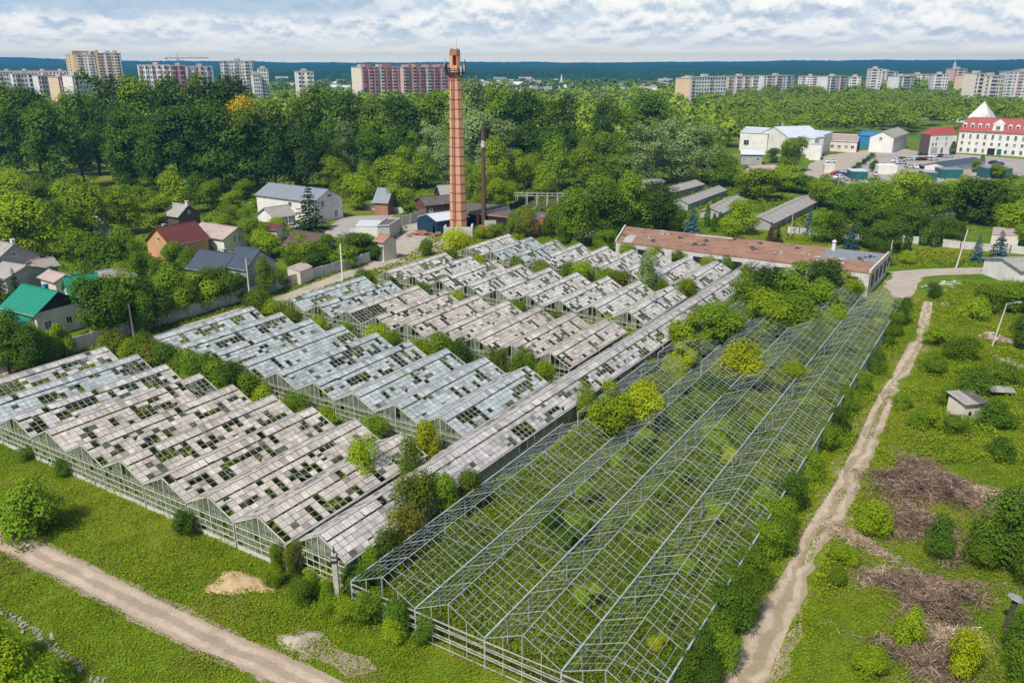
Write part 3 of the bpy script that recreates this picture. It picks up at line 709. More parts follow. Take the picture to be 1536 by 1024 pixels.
def glassm():
    m, nt, N, L, B = nodes('window_glass'); g = N.new('ShaderNodeNewGeometry'); oi = N.new('ShaderNodeObjectInfo')
    r = ramp(N, [(0, (.015, .018, .022)), (.6, (.05, .06, .07)), (1, (.16, .18, .20))]); L.new(math_(N, L, 'FRACT', math_(N, L, 'ADD', g.outputs['Random Per Island'], oi.outputs['Random'])), r.inputs['Fac'])
    L.new(r.outputs['Color'], B.inputs['Base Color']); B.inputs['Roughness'].default_value = .12; return m
M['glass'] = glassm()
WIN = {}
def window(parent, loc, rz, w, h, frame='frame_white'):
    """a window in its frame; the pane is a sub-part"""
    k = (round(w, 2), round(h, 2))
    if k not in WIN:
        b = MB(); t = .09
        b.box(-w / 2, -.06, -h / 2, -w / 2 + t, .03, h / 2); b.box(w / 2 - t, -.06, -h / 2, w / 2, .03, h / 2)
        b.box(-w / 2 + t, -.06, h / 2 - t, w / 2 - t, .03, h / 2); b.box(-w / 2 - .05, -.12, -h / 2 - .03, w / 2 + .05, .03, -h / 2 + t)
        b.box(-.03, -.05, -h / 2 + t, .03, .02, h / 2 - t)
        p = MB(); p.box(-w / 2 + t, -.03, -h / 2 + t, w / 2 - t, .0, h / 2 - t)
        WIN[k] = (b.mesh('window'), p.mesh('pane'))
    f = link('window', WIN[k][0], parent, M[frame]); f.location = loc; f.rotation_euler = (0, 0, rz)
    link('pane', WIN[k][1], f, M['glass']); return f
def house(p1, p2, zr, hw, ze, wall, roof, name, label, cat='house', wins=(), chim=None, gablemat=None, over=.4, hwR=None, zeR=None, group=None, doors=()):
    a = G(*p1, zr); b = G(*p2, zr); mid = (a + b) / 2; mid.z = 0; d = b - a; Lh = d.length; rz = math.atan2(d.y, d.x)
    hl, hr = hw, hwR or hw; zl, zR = ze, zeR or ze
    e = empty(name, mid, rz, label, cat, group); x0, x1 = -Lh / 2 + over, Lh / 2 - over; k = .06
    w = MB(); il, ir = hl - over, hr - over
    zil = zr + (zl - zr) * il / hl - .14; zir = zr + (zR - zr) * ir / hr - .14
    pr = [(-ir, 0), (-ir, zir), (0, zr - .14), (il, zil), (il, 0)]
    w.hexa([(x0, -ir, 0), (x1, -ir, 0), (x1, il, 0), (x0, il, 0), (x0, -ir, min(zil, zir)), (x1, -ir, min(zil, zir)), (x1, il, min(zil, zir)), (x0, il, min(zil, zir))])
    w.build('wall', M[wall], e)
    gm = MB(); zb = min(zil, zir)
    for x, s in ((x0, 1), (x1, -1)):
        gm.face([(x, -ir, zb), (x, -ir, zir), (x, 0, zr - .14), (x, il, zil), (x, il, zb)])
    gm.build('gable', M[gablemat or wall], e)
    ro = MB(); ro.slab((-Lh / 2, 0, zr), (Lh / 2, 0, zr), (Lh / 2, hl, zl), (-Lh / 2, hl, zl), .12); ro.slab((-Lh / 2, 0, zr), (Lh / 2, 0, zr), (Lh / 2, -hr, zR), (-Lh / 2, -hr, zR), .12)
    ro.beam((-Lh / 2, 0, zr + .03), (Lh / 2, 0, zr + .03), .25, .08)
    rf = ro.build('roof', M[roof], e)
    for s, y, z in ((1, hl, zl), (-1, -hr, zR)):
        g_ = MB(); g_.beam((-Lh / 2, y + s * .05, z - .06), (Lh / 2, y + s * .05, z - .06), .12, .10); g_.build('roof_gutter', M['gutter'], e)
    if chim:
        u, v, hh, mt = chim; zc = zr - abs(v) * (zr - zl) / hl; c = MB(); x = u * Lh / 2; y = v
        c.box(x - .3, y - .3, zc - .4, x + .3, y + .3, zc + hh); c.box(x - .38, y - .38, zc + hh, x + .38, y + .38, zc + hh + .12); c.build('chimney', M[mt], rf)
    for fc, u, z, ww, hh in wins:
        if fc == 'A': window(e, (x0 - .01, u, z), -math.pi / 2, ww, hh)
        if fc == 'B': window(e, (x1 + .01, u, z), math.pi / 2, ww, hh)
        if fc == 'L': window(e, (u, il + .01, z), math.pi, ww, hh)
        if fc == 'R': window(e, (u, -ir - .01, z), 0, ww, hh)
    return e
def flat(pts, h, wall, roof, name, label, cat='building', para=.3, wins=(), group=None, slope=0.0):
    """flat-roofed building on a footprint of world points"""
    c = sum((Vector((p[0], p[1], 0)) for p in pts), Vector()) / len(pts); e = empty(name, c, 0, label, cat, group)
    q = [(p[0] - c.x, p[1] - c.y) for p in pts]
    ar = sum(q[i][0] * q[(i + 1) % len(q)][1] - q[(i + 1) % len(q)][0] * q[i][1] for i in range(len(q)))
    if ar < 0: q = q[::-1]
    b = MB(); b.prism(q, 0, h); b.build('wall', M[wall], e)
    o = [(x * 1.012, y * 1.012) for x, y in q]; rm = MB(); rm.prism(o, h + .004, h + .16)
    rf = rm.build('roof', M[roof], e)
    if para:
        pb = MB(); n = len(o)
        for i in range(n):
            u, v = Vector((*o[i], h + .16 + para / 2)), Vector((*o[(i + 1) % n], h + .16 + para / 2)); pb.beam(u, v, .22, para)
        pb.build('parapet', M[wall], e)
    n = len(q)
    for i, u, z, ww, hh in wins:
        a_, b_ = Vector((*q[i % n], 0)), Vector((*q[(i + 1) % n], 0)); p = a_.lerp(b_, u); d = (b_ - a_).normalized()
        window(e, (p.x + d.y * .02, p.y - d.x * .02, z), math.atan2(d.y, d.x), ww, hh)
    return e
def opening(parent, x, y, z, rz, w, h, name='door', mat='dark'):
    b = MB(); b.box(-w / 2, -.05, -h / 2, w / 2, .05, h / 2); o = b.build(name, M[mat], parent); o.location = (x, y, z); o.rotation_euler = (0, 0, rz); return o

# --- village on the left
house((403, 273.6), (493, 284), 8.3, 5.4, 5.6, 'white', 'roof_slate', 'house', 'large white two-storey house with a slate-grey metal roof behind the dark spruce', wins=[('B', -2.2, 4.7, 1.2, 1.7), ('B', .4, 6.6, 1.6, .9), ('B', 2.4, 1.6, 1.3, 1.9), ('R', -3, 2.0, 1.3, 1.4), ('R', 2, 4.2, 1.3, 1.3)], chim=(-.2, .6, .9, 'brick'))
house((441, 344.6), (487, 350.5), 5.6, 3.9, 3.1, 'white', 'roof_brown', 'house', 'small white house with a dark brown roof and two narrow gable windows', wins=[('B', -.45, 4.0, .6, 1.2), ('B', .75, 3.7, .7, 1.6), ('R', 0, 1.7, 1.1, 1.3)])
house((299, 373.5), (352, 380.5), 5.9, 4.0, 3.0, 'grey_dark', 'roof_navy', 'house', 'low wing with a navy roof and a blue-capped flue, joined to the grey gabled house', wins=[('R', 0, 1.6, 1.2, 1.2)], chim=(.35, .3, .7, 'grey'))
house((356, 368), (391, 373.5), 7.1, 4.1, 3.9, 'grey', 'roof_navy', 'house', 'grey house with a navy blue roof and a plain pale gable facing the greenhouses', wins=[('R', 0, 2.0, 1.2, 1.3)])
house((232, 342), (293, 331), 6.6, 4.6, 3.2, 'orange', 'roof_red', 'house', 'orange house under a dark red metal roof', wins=[('A', -.3, 4.2, .9, 1.1), ('A', -1.5, 1.8, 1.1, 1.3)], chim=(-.45, .8, .8, 'concrete'))
house((302, 333), (357, 341), 5.0, 4.4, 3.0, 'white', 'roof_pink', 'house', 'long low white house with a faded pinkish sheet roof beside the orange house', wins=[('B', -1.0, 2.6, .6, 1.6), ('B', .4, 2.5, .6, 1.6)])
house((258, 303.5), (283, 307), 5.5, 3.6, 2.8, 'wood_mauve', 'roof_asbestos', 'house', 'small house with a mauve timber gable behind the orange house', chim=(.8, 0, .8, 'white'), wins=[('B', .1, 3.6, .7, .8)])
house((32.5, 425.5), (87, 437), 6.8, 4.3, 4.0, 'white', 'roof_green', 'house', 'white house with a bright green metal roof and a dark brown timber gable', gablemat='wood_dark', wins=[('B', -2.2, 1.9, 1.2, 1.5), ('B', 1.2, 1.9, 1.0, 1.2)], chim=(.2, .4, .7, 'blue'), over=.5)
house((6, 458), (64, 468), 3.9, .25, 3.85, 'white', 'roof_green', 'porch', 'lower bright green lean-to roof in front of the green-roofed white house', 'porch', hwR=4.4, zeR=2.6, over=.15)
house((93, 416), (146, 409), 6.2, 3.9, 3.3, 'white', 'roof_green', 'house', 'smaller white house with a green roof and a plain white gable', wins=[('R', 3, 1.9, 1.1, 1.3)], chim=(-.2, .5, .5, 'roof_green'))
house((143, 407), (194, 398), 4.0, 2.9, 2.6, 'white', 'roof_asbestos', 'shed', 'long pale sheet-roofed shed behind the smaller green-roofed house', 'shed')
house((-25, 357), (21, 366), 7.4, 5.0, 4.2, 'grey', 'roof_asbestos', 'house', 'large old grey house with an asbestos roof at the left edge', wins=[('B', -.2, 5.5, .9, .9), ('R', 4, 2.2, 1.2, 1.3)], chim=(.75, .5, .9, 'white'))
house((-8, 390), (40, 398), 4.6, 4.5, 3.0, 'grey', 'roof_asbestos', 'shed', 'low grey lean-to under patched asbestos sheets in front of the old grey house', 'shed')
house((45, 390), (60, 386), 4.4, 2.6, 3.0, 'concrete', 'roof_pink', 'shed', 'narrow outbuilding with a pinkish sheet roof beside the old grey house', 'shed')
house((60, 388), (80, 384.5), 4.2, 2.4, 2.8, 'grey', 'roof_asbestos', 'shed', 'small grey shed with a steep patched roof behind the pinkish outbuilding', 'shed')
house((72, 404), (98, 412), 3.6, 2.2, 2.6, 'cream', 'roof_pink', 'shed', 'beige flat-pitched shed between the grey house and the green roofs', 'shed')
house((395, 312), (431, 307), 5.4, 4.2, 3.3, 'white', 'roof_asbestos', 'outbuilding', 'white outbuilding with a patched grey and rusty roof in front of the slate-roofed house', 'outbuilding', wins=[('R', 1, 1.8, 1.0, 1.1)])
house((387, 333), (425, 335), 3.8, 3.0, 2.8, 'cream', 'roof_red', 'shed', 'low shed with a dark red roof beside the white outbuilding', 'shed')
house((566, 281), (590, 282), 7.0, 4.0, 3.4, 'terracotta', 'roof_slate', 'house', 'brick house with a blue-grey roof half hidden by the tall birch', wins=[('A', 0, 3.2, 1, 1.2)])
house((628, 296), (686, 291), 5.0, 4.0, 3.4, 'rust_wall', 'roof_dark', 'house', 'brown timber house with a dark flat-pitched roof behind the chimney', wins=[('R', -4, 1.8, 1, 1.2), ('R', 3, 1.7, 1, 1.2)])
house((655, 278), (690, 276), 6.2, 3.4, 3.6, 'wood_dark', 'roof_asbestos', 'house', 'small dark timber house with a grey roof behind the brown one')
e = flat([G(533, 340, 3).xy, G(569, 340, 3).xy, G(572, 331, 3).xy, G(540, 331, 3).xy], 3.0, 'white', 'roof_sheet', 'garage', 'white garage with a teal-edged flat roof and folding doors by the track', 'garage', para=0)
for i in range(3): opening(e, -3 + 3.0 * i, -2.9, 1.35, 0, 2.4, 2.3, 'garage_door', 'roof_sheet')
flat([G(566, 342, 3).xy, G(584, 341, 3).xy, G(600, 331, 3).xy, G(580, 331, 3).xy], 3.2, 'concrete_pale', 'roof_dark', 'shed', 'grey masonry shed with a cluttered dark roof beside the white garage', 'shed')
house((570, 350), (586, 353), 5.4, 2.2, 4.2, 'cream', 'terracotta', 'gatehouse', 'small beige gatehouse with a terracotta tile roof beside the track', 'gatehouse', wins=[('R', -.8, 2.9, 1.0, 1.0), ('R', .8, 2.9, 1.0, 1.0)])
flat([G(431, 402, 2.5).xy, G(450, 409, 2.5).xy, G(469, 401, 2.5).xy, G(455, 393, 2.5).xy], 2.5, 'cream', 'roof_pink', 'shed', 'small beige garden shed with a flat pinkish roof behind the concrete fence', 'shed', para=0)
flat([G(125, 328, 2.5).xy, G(150, 345, 2.5).xy, G(165, 340, 2.5).xy, G(145, 325, 2.5).xy], 2.5, 'grey', 'roof_sheet', 'shed', 'pale tin-roofed shed among the bright garden trees', 'shed', para=0)
# gazebo
g0 = G(576, 316); e = empty('gazebo', g0, .3, 'open garden pavilion with a pointed grey-brown roof in front of the brick house', 'gazebo')
b = MB()
for i in range(6):
    a1, a2 = i * math.pi / 3, (i + 1) * math.pi / 3; b.face([(math.cos(a1) * 4, math.sin(a1) * 4, 2.6), (math.cos(a2) * 4, math.sin(a2) * 4, 2.6), (0, 0, 4.6)])
b.tube((0, 0, 2.5), (0, 0, 2.6), 3.9, 3.95, 6); b.build('roof', M['roof_asbestos'], e)
for i in range(6):
    a1 = i * math.pi / 3; p = MB(); p.tube((math.cos(a1) * 3.4, math.sin(a1) * 3.4, 0), (math.cos(a1) * 3.4, math.sin(a1) * 3.4, 2.5), .1, n=6); p.build('post', M['wood_dark'], e)
p = MB(); p.tube((0, 0, .12), (0, 0, .2), 3.2, 3.2, 6); p.build('deck', M['roof_asbestos'], e)
# blue hangar: open shed by the chimney
e = house((640, 321), (690, 314.5), 4.7, 4.3, 3.5, 'blue_dark', 'roof_sheet', 'garage', 'blue steel garage with a pale sheet roof and open front beside the chimney', 'garage', over=.15)
opening(e, -5.6, 0, 1.6, math.pi / 2, 7.0, 2.9, 'doorway', 'blue_dark')
# --- boiler house ruin beside the chimney
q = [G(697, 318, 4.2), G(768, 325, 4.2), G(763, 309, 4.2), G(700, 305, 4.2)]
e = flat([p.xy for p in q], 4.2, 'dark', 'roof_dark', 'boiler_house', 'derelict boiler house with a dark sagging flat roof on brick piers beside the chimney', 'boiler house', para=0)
c0 = sum((Vector((p.x, p.y, 0)) for p in q), Vector()) / 4
for u, w, mt in ((.02, .9, 'brick'), (.28, .7, 'brick'), (.97, 1.6, 'brick')):
    p = Vector((q[0].x, q[0].y, 0)).lerp(Vector((q[1].x, q[1].y, 0)), u) - c0; b = MB(); b.box(p.x - w / 2, p.y - .45, 0, p.x + w / 2, p.y + .2, 4.15); b.build('pier', M[mt], e)
p0 = Vector((q[0].x, q[0].y, 0)).lerp(Vector((q[1].x, q[1].y, 0)), .62) - c0; b = MB(); b.box(p0.x - 2.3, p0.y - .35, 0, p0.x + 2.3, p0.y - .2, 2.9); b.build('panel', M['concrete'], e)
b = MB(); b.beam(Vector((q[0].x, q[0].y, 4.05)) - c0 + Vector((0, -.1, 0)), Vector((q[1].x, q[1].y, 4.05)) - c0 + Vector((0, -.1, 0)), .3, .4); b.build('lintel', M['brick'], e)
q = [G(768, 327, 3.4), G(812, 330, 3.4), G(826, 319, 3.4), G(768, 314, 3.4)]
flat([p.xy for p in q], 3.2, 'brick', 'roof_dark', 'boiler_house', 'lower brick ruin smothered in vines, right of the boiler house', 'ruin', para=0)
b = MB(); b.box(-.5, -.5, 0, .5, .5, 4.3); b.box(-.62, -.62, 4.3, .62, .62, 4.55); o = b.build('brick_pillar', M['brick'], None); o.location = G(812, 352); tag(o, 'free-standing brick pillar at the right end of the vine-covered ruin', 'pillar')
b = MB()
for x, y, z, s in [(random.gauss(0, 2.2), random.gauss(0, 1.2), random.random() * .5, random.uniform(.3, .9)) for _ in range(46)]: b.box(x - s, y - s * .6, z, x + s * .7, y + s * .5, z + s * random.uniform(.2, .6))
o = b.build('scrap_heap', M['terracotta'], None); o.location = G(640, 352); tag(o, 'heap of broken bricks and scrap in front of the blue garage', 'rubble heap')
# grey concrete tank base at the chimney foot
CH = G(688, 351)
b = MB(); b.box(-3.4, -3.4, 0, 3.6, -2.9, 2.3); b.box(-3.4, -2.9, 0, -2.9, 2, 2.3); b.box(3.1, -2.9, 0, 3.6, 2, 2.3); o = b.build('wall', M['concrete_pale'], None); o.location = CH; tag(o, 'low pale wall round the foot of the brick chimney', 'wall')
# --- the brick chimney
HCH = HT(CH.y, 73); e = empty('factory_chimney', CH, 0, 'tall octagonal brick factory chimney with steel hoops and antennas near its top', 'chimney')
Rb, Rt = 13.6 / F * (CH.y * cP + H * sP), 7.6 / F * (CH.y * cP + H * sP) * 1.0
def rad(z): return Rb + (Rt - Rb) * (z / HCH)
b = MB(); zs = [0, HCH * .82]
b.tube((0, 0, 0), (0, 0, HCH * .915), Rb, rad(HCH * .915), 8)
b.build('shaft', M['chimney_brick'], e)
b = MB(); zt = HCH * .9148                      # the broken crown: piers round a slit window, closed again above
n8 = 8
for i in range(n8):
    if i in (5,): continue
    a1, a2 = 2 * math.pi * (i + .5) / n8, 2 * math.pi * (i + 1.5) / n8; r1, r2 = rad(zt), rad(HCH * .965)
    for (ra, za, rb_, zb) in ((r1, zt, r2, HCH * .965),):
        o1 = [(math.cos(a) * ra, math.sin(a) * ra, za) for a in (a1, a2)]; o2 = [(math.cos(a) * rb_, math.sin(a) * rb_, zb) for a in (a2, a1)]
        i1 = [(x * .7, y * .7, z) for x, y, z in o1]; i2 = [(x * .7, y * .7, z) for x, y, z in o2]
        b.hexa([o1[0], o1[1], i1[1], i1[0], o2[1], o2[0], i2[0], i2[1]])
b.build('crown_piers', M['chimney_brick'], e)
b = MB(); b.tube((0, 0, HCH * .9652), (0, 0, HCH * .992), rad(HCH * .96) * 1.03, rad(HCH) * 1.02, 8)
for i in range(8):
    a1 = 2 * math.pi * i / 8; b.box(math.cos(a1) * .8 - .3, math.sin(a1) * .8 - .3, HCH * .99, math.cos(a1) * .8 + .3, math.sin(a1) * .8 + .3, HCH * (.994 + .006 * random.random()))
b.build('crown', M['terracotta'], e)
z = 1.6; k = 0
while z < HCH * .9:
    b = MB(); b.tube((0, 0, z - .06), (0, 0, z + .06), rad(z) * 1.025, rad(z) * 1.02, 8); b.build('steel_hoop', M['wood_dark'], e); z += 2.15
b = MB(); b.tube((0, 0, HCH * .872), (0, 0, HCH * .879), rad(HCH * .9) * 1.55, None, 12)
for i in range(12):
    a1 = 2 * math.pi * i / 12; x, y = math.cos(a1) * rad(HCH * .9) * 1.5, math.sin(a1) * rad(HCH * .9) * 1.5; b.beam((x, y, HCH * .878), (x, y, HCH * .90), .11)
    x2, y2 = math.cos(a1 + .5236) * rad(HCH * .9) * 1.5, math.sin(a1 + .5236) * rad(HCH * .9) * 1.5; b.beam((x, y, HCH * .898), (x2, y2, HCH * .898), .11); b.beam((x, y, HCH * .888), (x2, y2, HCH * .888), .08)
    b.beam((x * .62, y * .62, HCH * .85), (x, y, HCH * .872), .08)
b.build('platform', M['dark'], e)
for i, (a1, hh) in enumerate([(3.0, 3.6), (3.4, 2.6), (3.8, 3.0), (5.9, 2.6), (6.25, 3.4), (.3, 2.4), (5.4, 2.2)]):
    x, y = math.cos(a1) * rad(HCH * .9) * 1.7, math.sin(a1) * rad(HCH * .9) * 1.7; b = MB(); b.tube((x, y, HCH * .865), (x, y, HCH * .865 + hh), .11, n=6); b.box(x - .2, y - .2, HCH * .865 + hh * .35, x + .16, y + .16, HCH * .865 + hh * .85)
    b.build('antenna', M['dark' if i % 3 else 'concrete'], e)
b = MB(); b.tube((.4, 0, HCH * .97), (.4, 0, HCH + 2.4), .05, n=5); b.build('lightning_rod', M['steel'], e)
b = MB(); la = math.radians(247)
def lp(z, s): r_ = rad(z) * 1.07; return (math.cos(la) * r_ + s * .28 * -math.sin(la), math.sin(la) * r_ + s * .28 * math.cos(la), z)
for s in (-1, 1): b.beam(lp(2, s), lp(HCH * .88, s), .09)
for i in range(int(HCH * .88 / .5) - 4): b.beam(lp(2 + i * .5, -1), lp(2 + i * .5, 1), .06)
b.build('ladder', M['wood_dark'], e)
# thin rusty stack
ST = G(726, 347); hs = HT(ST.y, 188); e = empty('metal_stack', ST, 0, 'thin rusty metal smokestack right of the brick chimney', 'smokestack'); b = MB(); b.tube((0, 0, 0), (0, 0, hs), .62, .42, 10); b.build('pipe', M['rust_wall'], e)
b = MB(); b.box(-1.3, -1.3, 0, 1.3, 1.3, 1.5); b.build('base', M['brick'], e)
b = MB(); b.tube((0, 0, hs * .80), (0, 0, hs * .86), .50, .49, 10); b.build('collar', M['concrete_pale'], e)

# --- long derelict flat-roofed block behind the greenhouses
RZB = 4.5
Fp = [G(924, 362, RZB), G(1305, 409, RZB), G(1333, 381, RZB), G(938, 339.5, RZB)]
e = flat([p.xy for p in Fp], RZB - .16, 'concrete_pale', 'roof_rust', 'derelict_building', 'long derelict single-storey block with a rust-red flat roof behind the greenhouses', 'building', para=0,
         wins=[])
cB = sum((Vector((p.x, p.y, 0)) for p in Fp), Vector()) / 4
A0, A1, A2, A3 = [Vector((p.x, p.y, 0)) - cB for p in Fp]; dF = (A1 - A0).normalized(); rzF = math.atan2(dF.y, dF.x); dR = (A2 - A1).normalized(); rzR = math.atan2(dR.y, dR.x)
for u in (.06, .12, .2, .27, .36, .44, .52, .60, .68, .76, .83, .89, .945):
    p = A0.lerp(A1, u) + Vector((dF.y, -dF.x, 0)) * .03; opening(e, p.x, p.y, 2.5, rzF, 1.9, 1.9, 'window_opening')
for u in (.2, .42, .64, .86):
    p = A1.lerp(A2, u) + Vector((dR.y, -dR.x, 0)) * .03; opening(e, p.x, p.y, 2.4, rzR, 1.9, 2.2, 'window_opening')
b = MB(); b.beam(A1 + Vector((0, 0, RZB + .25)), A2 + Vector((0, 0, RZB + .25)), .35, .5); b.build('parapet', M['concrete_pale'], e)
b = MB(); b.beam(A3 + Vector((0, 0, RZB + .2)), A0 + Vector((0, 0, RZB + .2)), .35, .4); b.build('parapet', M['concrete_pale'], e)
b = MB(); rr = random.Random(4)
def onroof(u, v): return A0.lerp(A1, u).lerp(A3.lerp(A2, u), v)
def rq(u0, u1, v0, v1, z): return [(*onroof(u, v).xy, z) for u, v in ((u0, v0), (u1, v0), (u1, v1), (u0, v1))]
b.face(rq(.80, .985, .50, .97, RZB + .012)); b.build('roof_patch', M['roof_slate'], e)
b = MB(); b.face(rq(.03, .07, .02, .5, RZB + .012)); b.face(rq(.30, .46, .90, .98, RZB + .012)); b.build('roof_patch', M['concrete'], e)
for u, v, s in [(.17, .75, .9), (.13, .4, .5), (.155, .25, .6), (.25, .62, .5), (.33, .3, .7), (.365, .36, .5), (.36, .62, .5), (.46, .86, .6), (.55, .45, .7), (.56, .8, .5), (.66, .4, .6), (.7, .75, .45), (.80, .3, .8), (.885, .28, 1.0), (.93, .55, .6), (.955, .72, .5), (.74, .52, .5)]:
    p = onroof(u, v); b = MB(); b.box(p.x - s * .45, p.y - s * .45, RZB, p.x + s * .45, p.y + s * .45, RZB + s * .7); b.box(p.x - s * .6, p.y - s * .6, RZB + s * .7, p.x + s * .6, p.y + s * .6, RZB + s * .85)
    for _ in range(4): x, y = p.x + rr.gauss(0, .8) * s, p.y + rr.gauss(0, .6) * s; b.box(x - .25, y - .2, RZB, x + .25, y + .2, RZB + .25 * s)
    b.build('roof_vent', M['roof_dark' if rr.random() < .75 else 'concrete'], e)
p = onroof(.82, .9); b = MB(); b.tube((p.x, p.y, RZB), (p.x, p.y, RZB + 1.7), .45, .3, 8); b.tube((p.x, p.y, RZB + 1.7), (p.x, p.y, RZB + 2.1), .5, .1, 8); b.build('roof_vent', M['roof_sheet'], e)
# ------------------------------------------------------------------ town skyline
def XY(x, Y): return Vector(((x - 768) / F * (Y * cP + H * sP), Y, 0))
def apartment(xl, xr, ytop, Yl, Yr, depth, floors, bays, wall, label, name='apartment_block', stacks=(), wmax=100, sidemat=None, group='apartment blocks on the skyline', steps=(), win=True, wmat='glass'):
    a, b = XY(xl, Yl), XY(xr, Yr); d = b - a; Lb = d.length; rz = math.atan2(d.y, d.x); h = HT((Yl + Yr) / 2, ytop)
    e = empty(name, a, rz, label, 'apartment block', group)
    w = MB(); w.box(0, 0, 0, Lb, depth, h); w.build('wall', M[wall], e)
    if sidemat: s = MB(); s.box(-.25, -.02, 0, -.02, depth, h + .02); s.build('end_wall', M[sidemat], e)
    rf = MB(); rf.box(-.3, -.3, h + .01, Lb + .3, depth + .3, h + .5)
    for i in range(max(1, int(Lb / 22))): x = Lb * (i + .5) / max(1, int(Lb / 22)); rf.box(x - 2.2, depth * .3, h + .5, x + 2.2, depth * .7, h + 2.6)
    rf.build('roof', M['concrete'], e)
    for u0, u1, dh, mt in steps:
        s = MB(); s.box(Lb * u0, -.3, 0, Lb * u1, depth + .1, h + dh); s.build('stair_tower', M[mt], e)
    for u0, u1, mt in stacks:
        s = MB(); s.box(Lb * u0, -1.1, 0, Lb * u1, -.0, h - .6); bl = s.build('balcony_stack', M[mt], e)
        s2 = MB(); fh = h / floors
        for f in range(1, floors): s2.box(Lb * u0 + .15, -1.16, f * fh + .9, Lb * u1 - .15, -1.11, f * fh + fh * .86)
        s2.build('balcony_glazing', M[wmat], bl)
    if win:
        fh = h / floors; bw = Lb / bays; cells = [(f, i) for f in range(floors) for i in range(bays) if not any(u0 - .3 / bays < (i + .5) / bays < u1 + .3 / bays for u0, u1, _ in stacks)]
        cells.sort(key=lambda q: -q[0]); m1 = MB(); ww, hh = min(2.0, bw * .52), fh * .5; m1.box(-ww / 2, -.10, -hh / 2, ww / 2, -.04, hh / 2); wm = m1.mesh('window'); rest = MB()
        for n, (f, i) in enumerate(cells):
            x, z = (i + .5) * bw, (f + .52) * fh
            if n < wmax: o = link('window', wm, e, M[wmat]); o.location = (x, 0, z)
            else: rest.box(x - ww / 2, -.10, z - hh / 2, x + ww / 2, -.04, z + hh / 2)
        if rest.v: tag(rest.build('lower_windows', M[wmat], e), kind='stuff')
    return e
st = lambda n, m, w=.5, o=.25: [((i + o) / n, (i + o + w) / n, m if isinstance(m, str) else m[i % len(m)]) for i in range(n)]
apartment(121, 152, 83, 900, 905, 16, 17, 8, 'cream', 'tall yellow and beige tower block with stepped roof, left part', stacks=st(2, ('yellow', 'stain_white'), .3, .4), steps=[(.0, .14, 1, 'yellow'), (.70, .86, 4, 'yellow')], sidemat='yellow')
apartment(109, 121, 82.5, 912, 900, 18, 17, 3, 'yellow', 'narrow plain yellow end of the tall tower block', steps=[(.75, .98, 4, 'yellow')])
apartment(153, 190, 80, 906, 915, 16, 17, 8, 'cream', 'tall yellow and beige tower block with stepped roof, right part', stacks=st(3, ('yellow', 'rose', 'cream'), .4, .3), steps=[(.0, .1, 3, 'yellow'), (.72, .86, 3, 'yellow')])
for i, (a, b, t, Y, m, lab) in enumerate([(-30, 26, 109, 760, 'stain_white', 'stained white low apartment block at the far left edge'), (28, 66, 111, 740, 'white', 'white low apartment block under a pinkish roof, second from the left edge'), (66, 96, 114, 720, 'stain_white', 'grey-white apartment block just left of the yellow tower'), (96, 118, 116, 700, 'peach', 'peach-fronted apartment block below the yellow tower'), (117, 140, 114, 690, 'white', 'white low apartment block below the yellow tower, nearest the tall sparse tree')]):
    apartment(a, b, t, Y, Y + 12, 13, 8, max(5, (b - a) // 4), m, lab, stacks=st(2, ('rose', 'stain_white'), .2))
apartment(0, 106, 107, 1050, 1040, 14, 6, 20, 'rose', 'long low pinkish apartment block behind the white ones at the left edge', wmax=60)
apartment(214, 262, 98, 850, 850, 14, 8, 14, 'white', 'white and red apartment block left of the crane', stacks=st(5, ('pink', 'stain_white'), .4))
apartment(262, 285, 99, 845, 850, 14, 8, 6, 'pink', 'red-brown unfinished apartment block behind the crane', stacks=st(2, ('grey', 'pink'), .4))
apartment(285, 324, 100, 850, 856, 14, 8, 10, 'stain_white', 'grey and red apartment block right of the crane', stacks=st(4, ('grey_dark', 'pink', 'rose'), .4))
apartment(337, 384, 92, 800, 805, 15, 14, 12, 'stain_white', 'tall white apartment block with brown-topped roof, centre left', stacks=st(3, 'grey', .3, .35), steps=[(.47, .55, 1, 'concrete')])
apartment(384, 396, 112, 780, 783, 14, 9, 4, 'stain_white', 'lower white annex right of the tall white block'); apartment(393, 407, 104, 790, 793, 14, 11, 4, 'white', 'slim white block behind the lower annex')
apartment(448, 474, 108, 760, 765, 14, 9, 6, 'white', 'small free-standing white apartment block between the trees', stacks=st(2, 'white', .3))
pk = ('pink', 'rose', 'pink', 'stain_white')
apartment(545, 606, 101, 800, 822, 15, 12, 16, 'rose', 'wide pink and cream striped apartment block with a blank cream end, left half', stacks=st(7, pk, .55, .2), steps=[(.08, .24, 2.6, 'pink'), (.5, .72, 2.6, 'pink')])
apartment(530, 545, 101.5, 806, 800, 15, 12, 2, 'cream', 'blank cream end section of the pink striped apartment block', win=False)
apartment(606, 690, 101, 815, 850, 15, 12, 20, 'rose', 'wide pink and cream striped apartment block, right half beside the chimney', stacks=[(.0, .06, 'cream')] + st(8, pk, .5, .35), steps=[(.1, .16, 2.4, 'pink'), (.22, .28, 2.4, 'pink'), (.45, .5, 2.2, 'pink'), (.64, .7, 2.2, 'pink'), (.84, .9, 2.2, 'pink')])
apartment(1033, 1086, 116, 760, 775, 14, 9, 13, 'stain_white', 'white nine-storey apartment block with a blank peach end', sidemat='peach', stacks=st(2, 'grey', .12, .06))
apartment(1011, 1033, 118, 775, 760, 14, 9, 2, 'peach', 'blank peach end section of the white nine-storey block', win=False)
apartment(1087, 1135, 115, 880, 895, 14, 8, 12, 'cream', 'peach and pink apartment block behind the white nine-storey one', stacks=st(4, ('rose', 'stain_white'), .3))
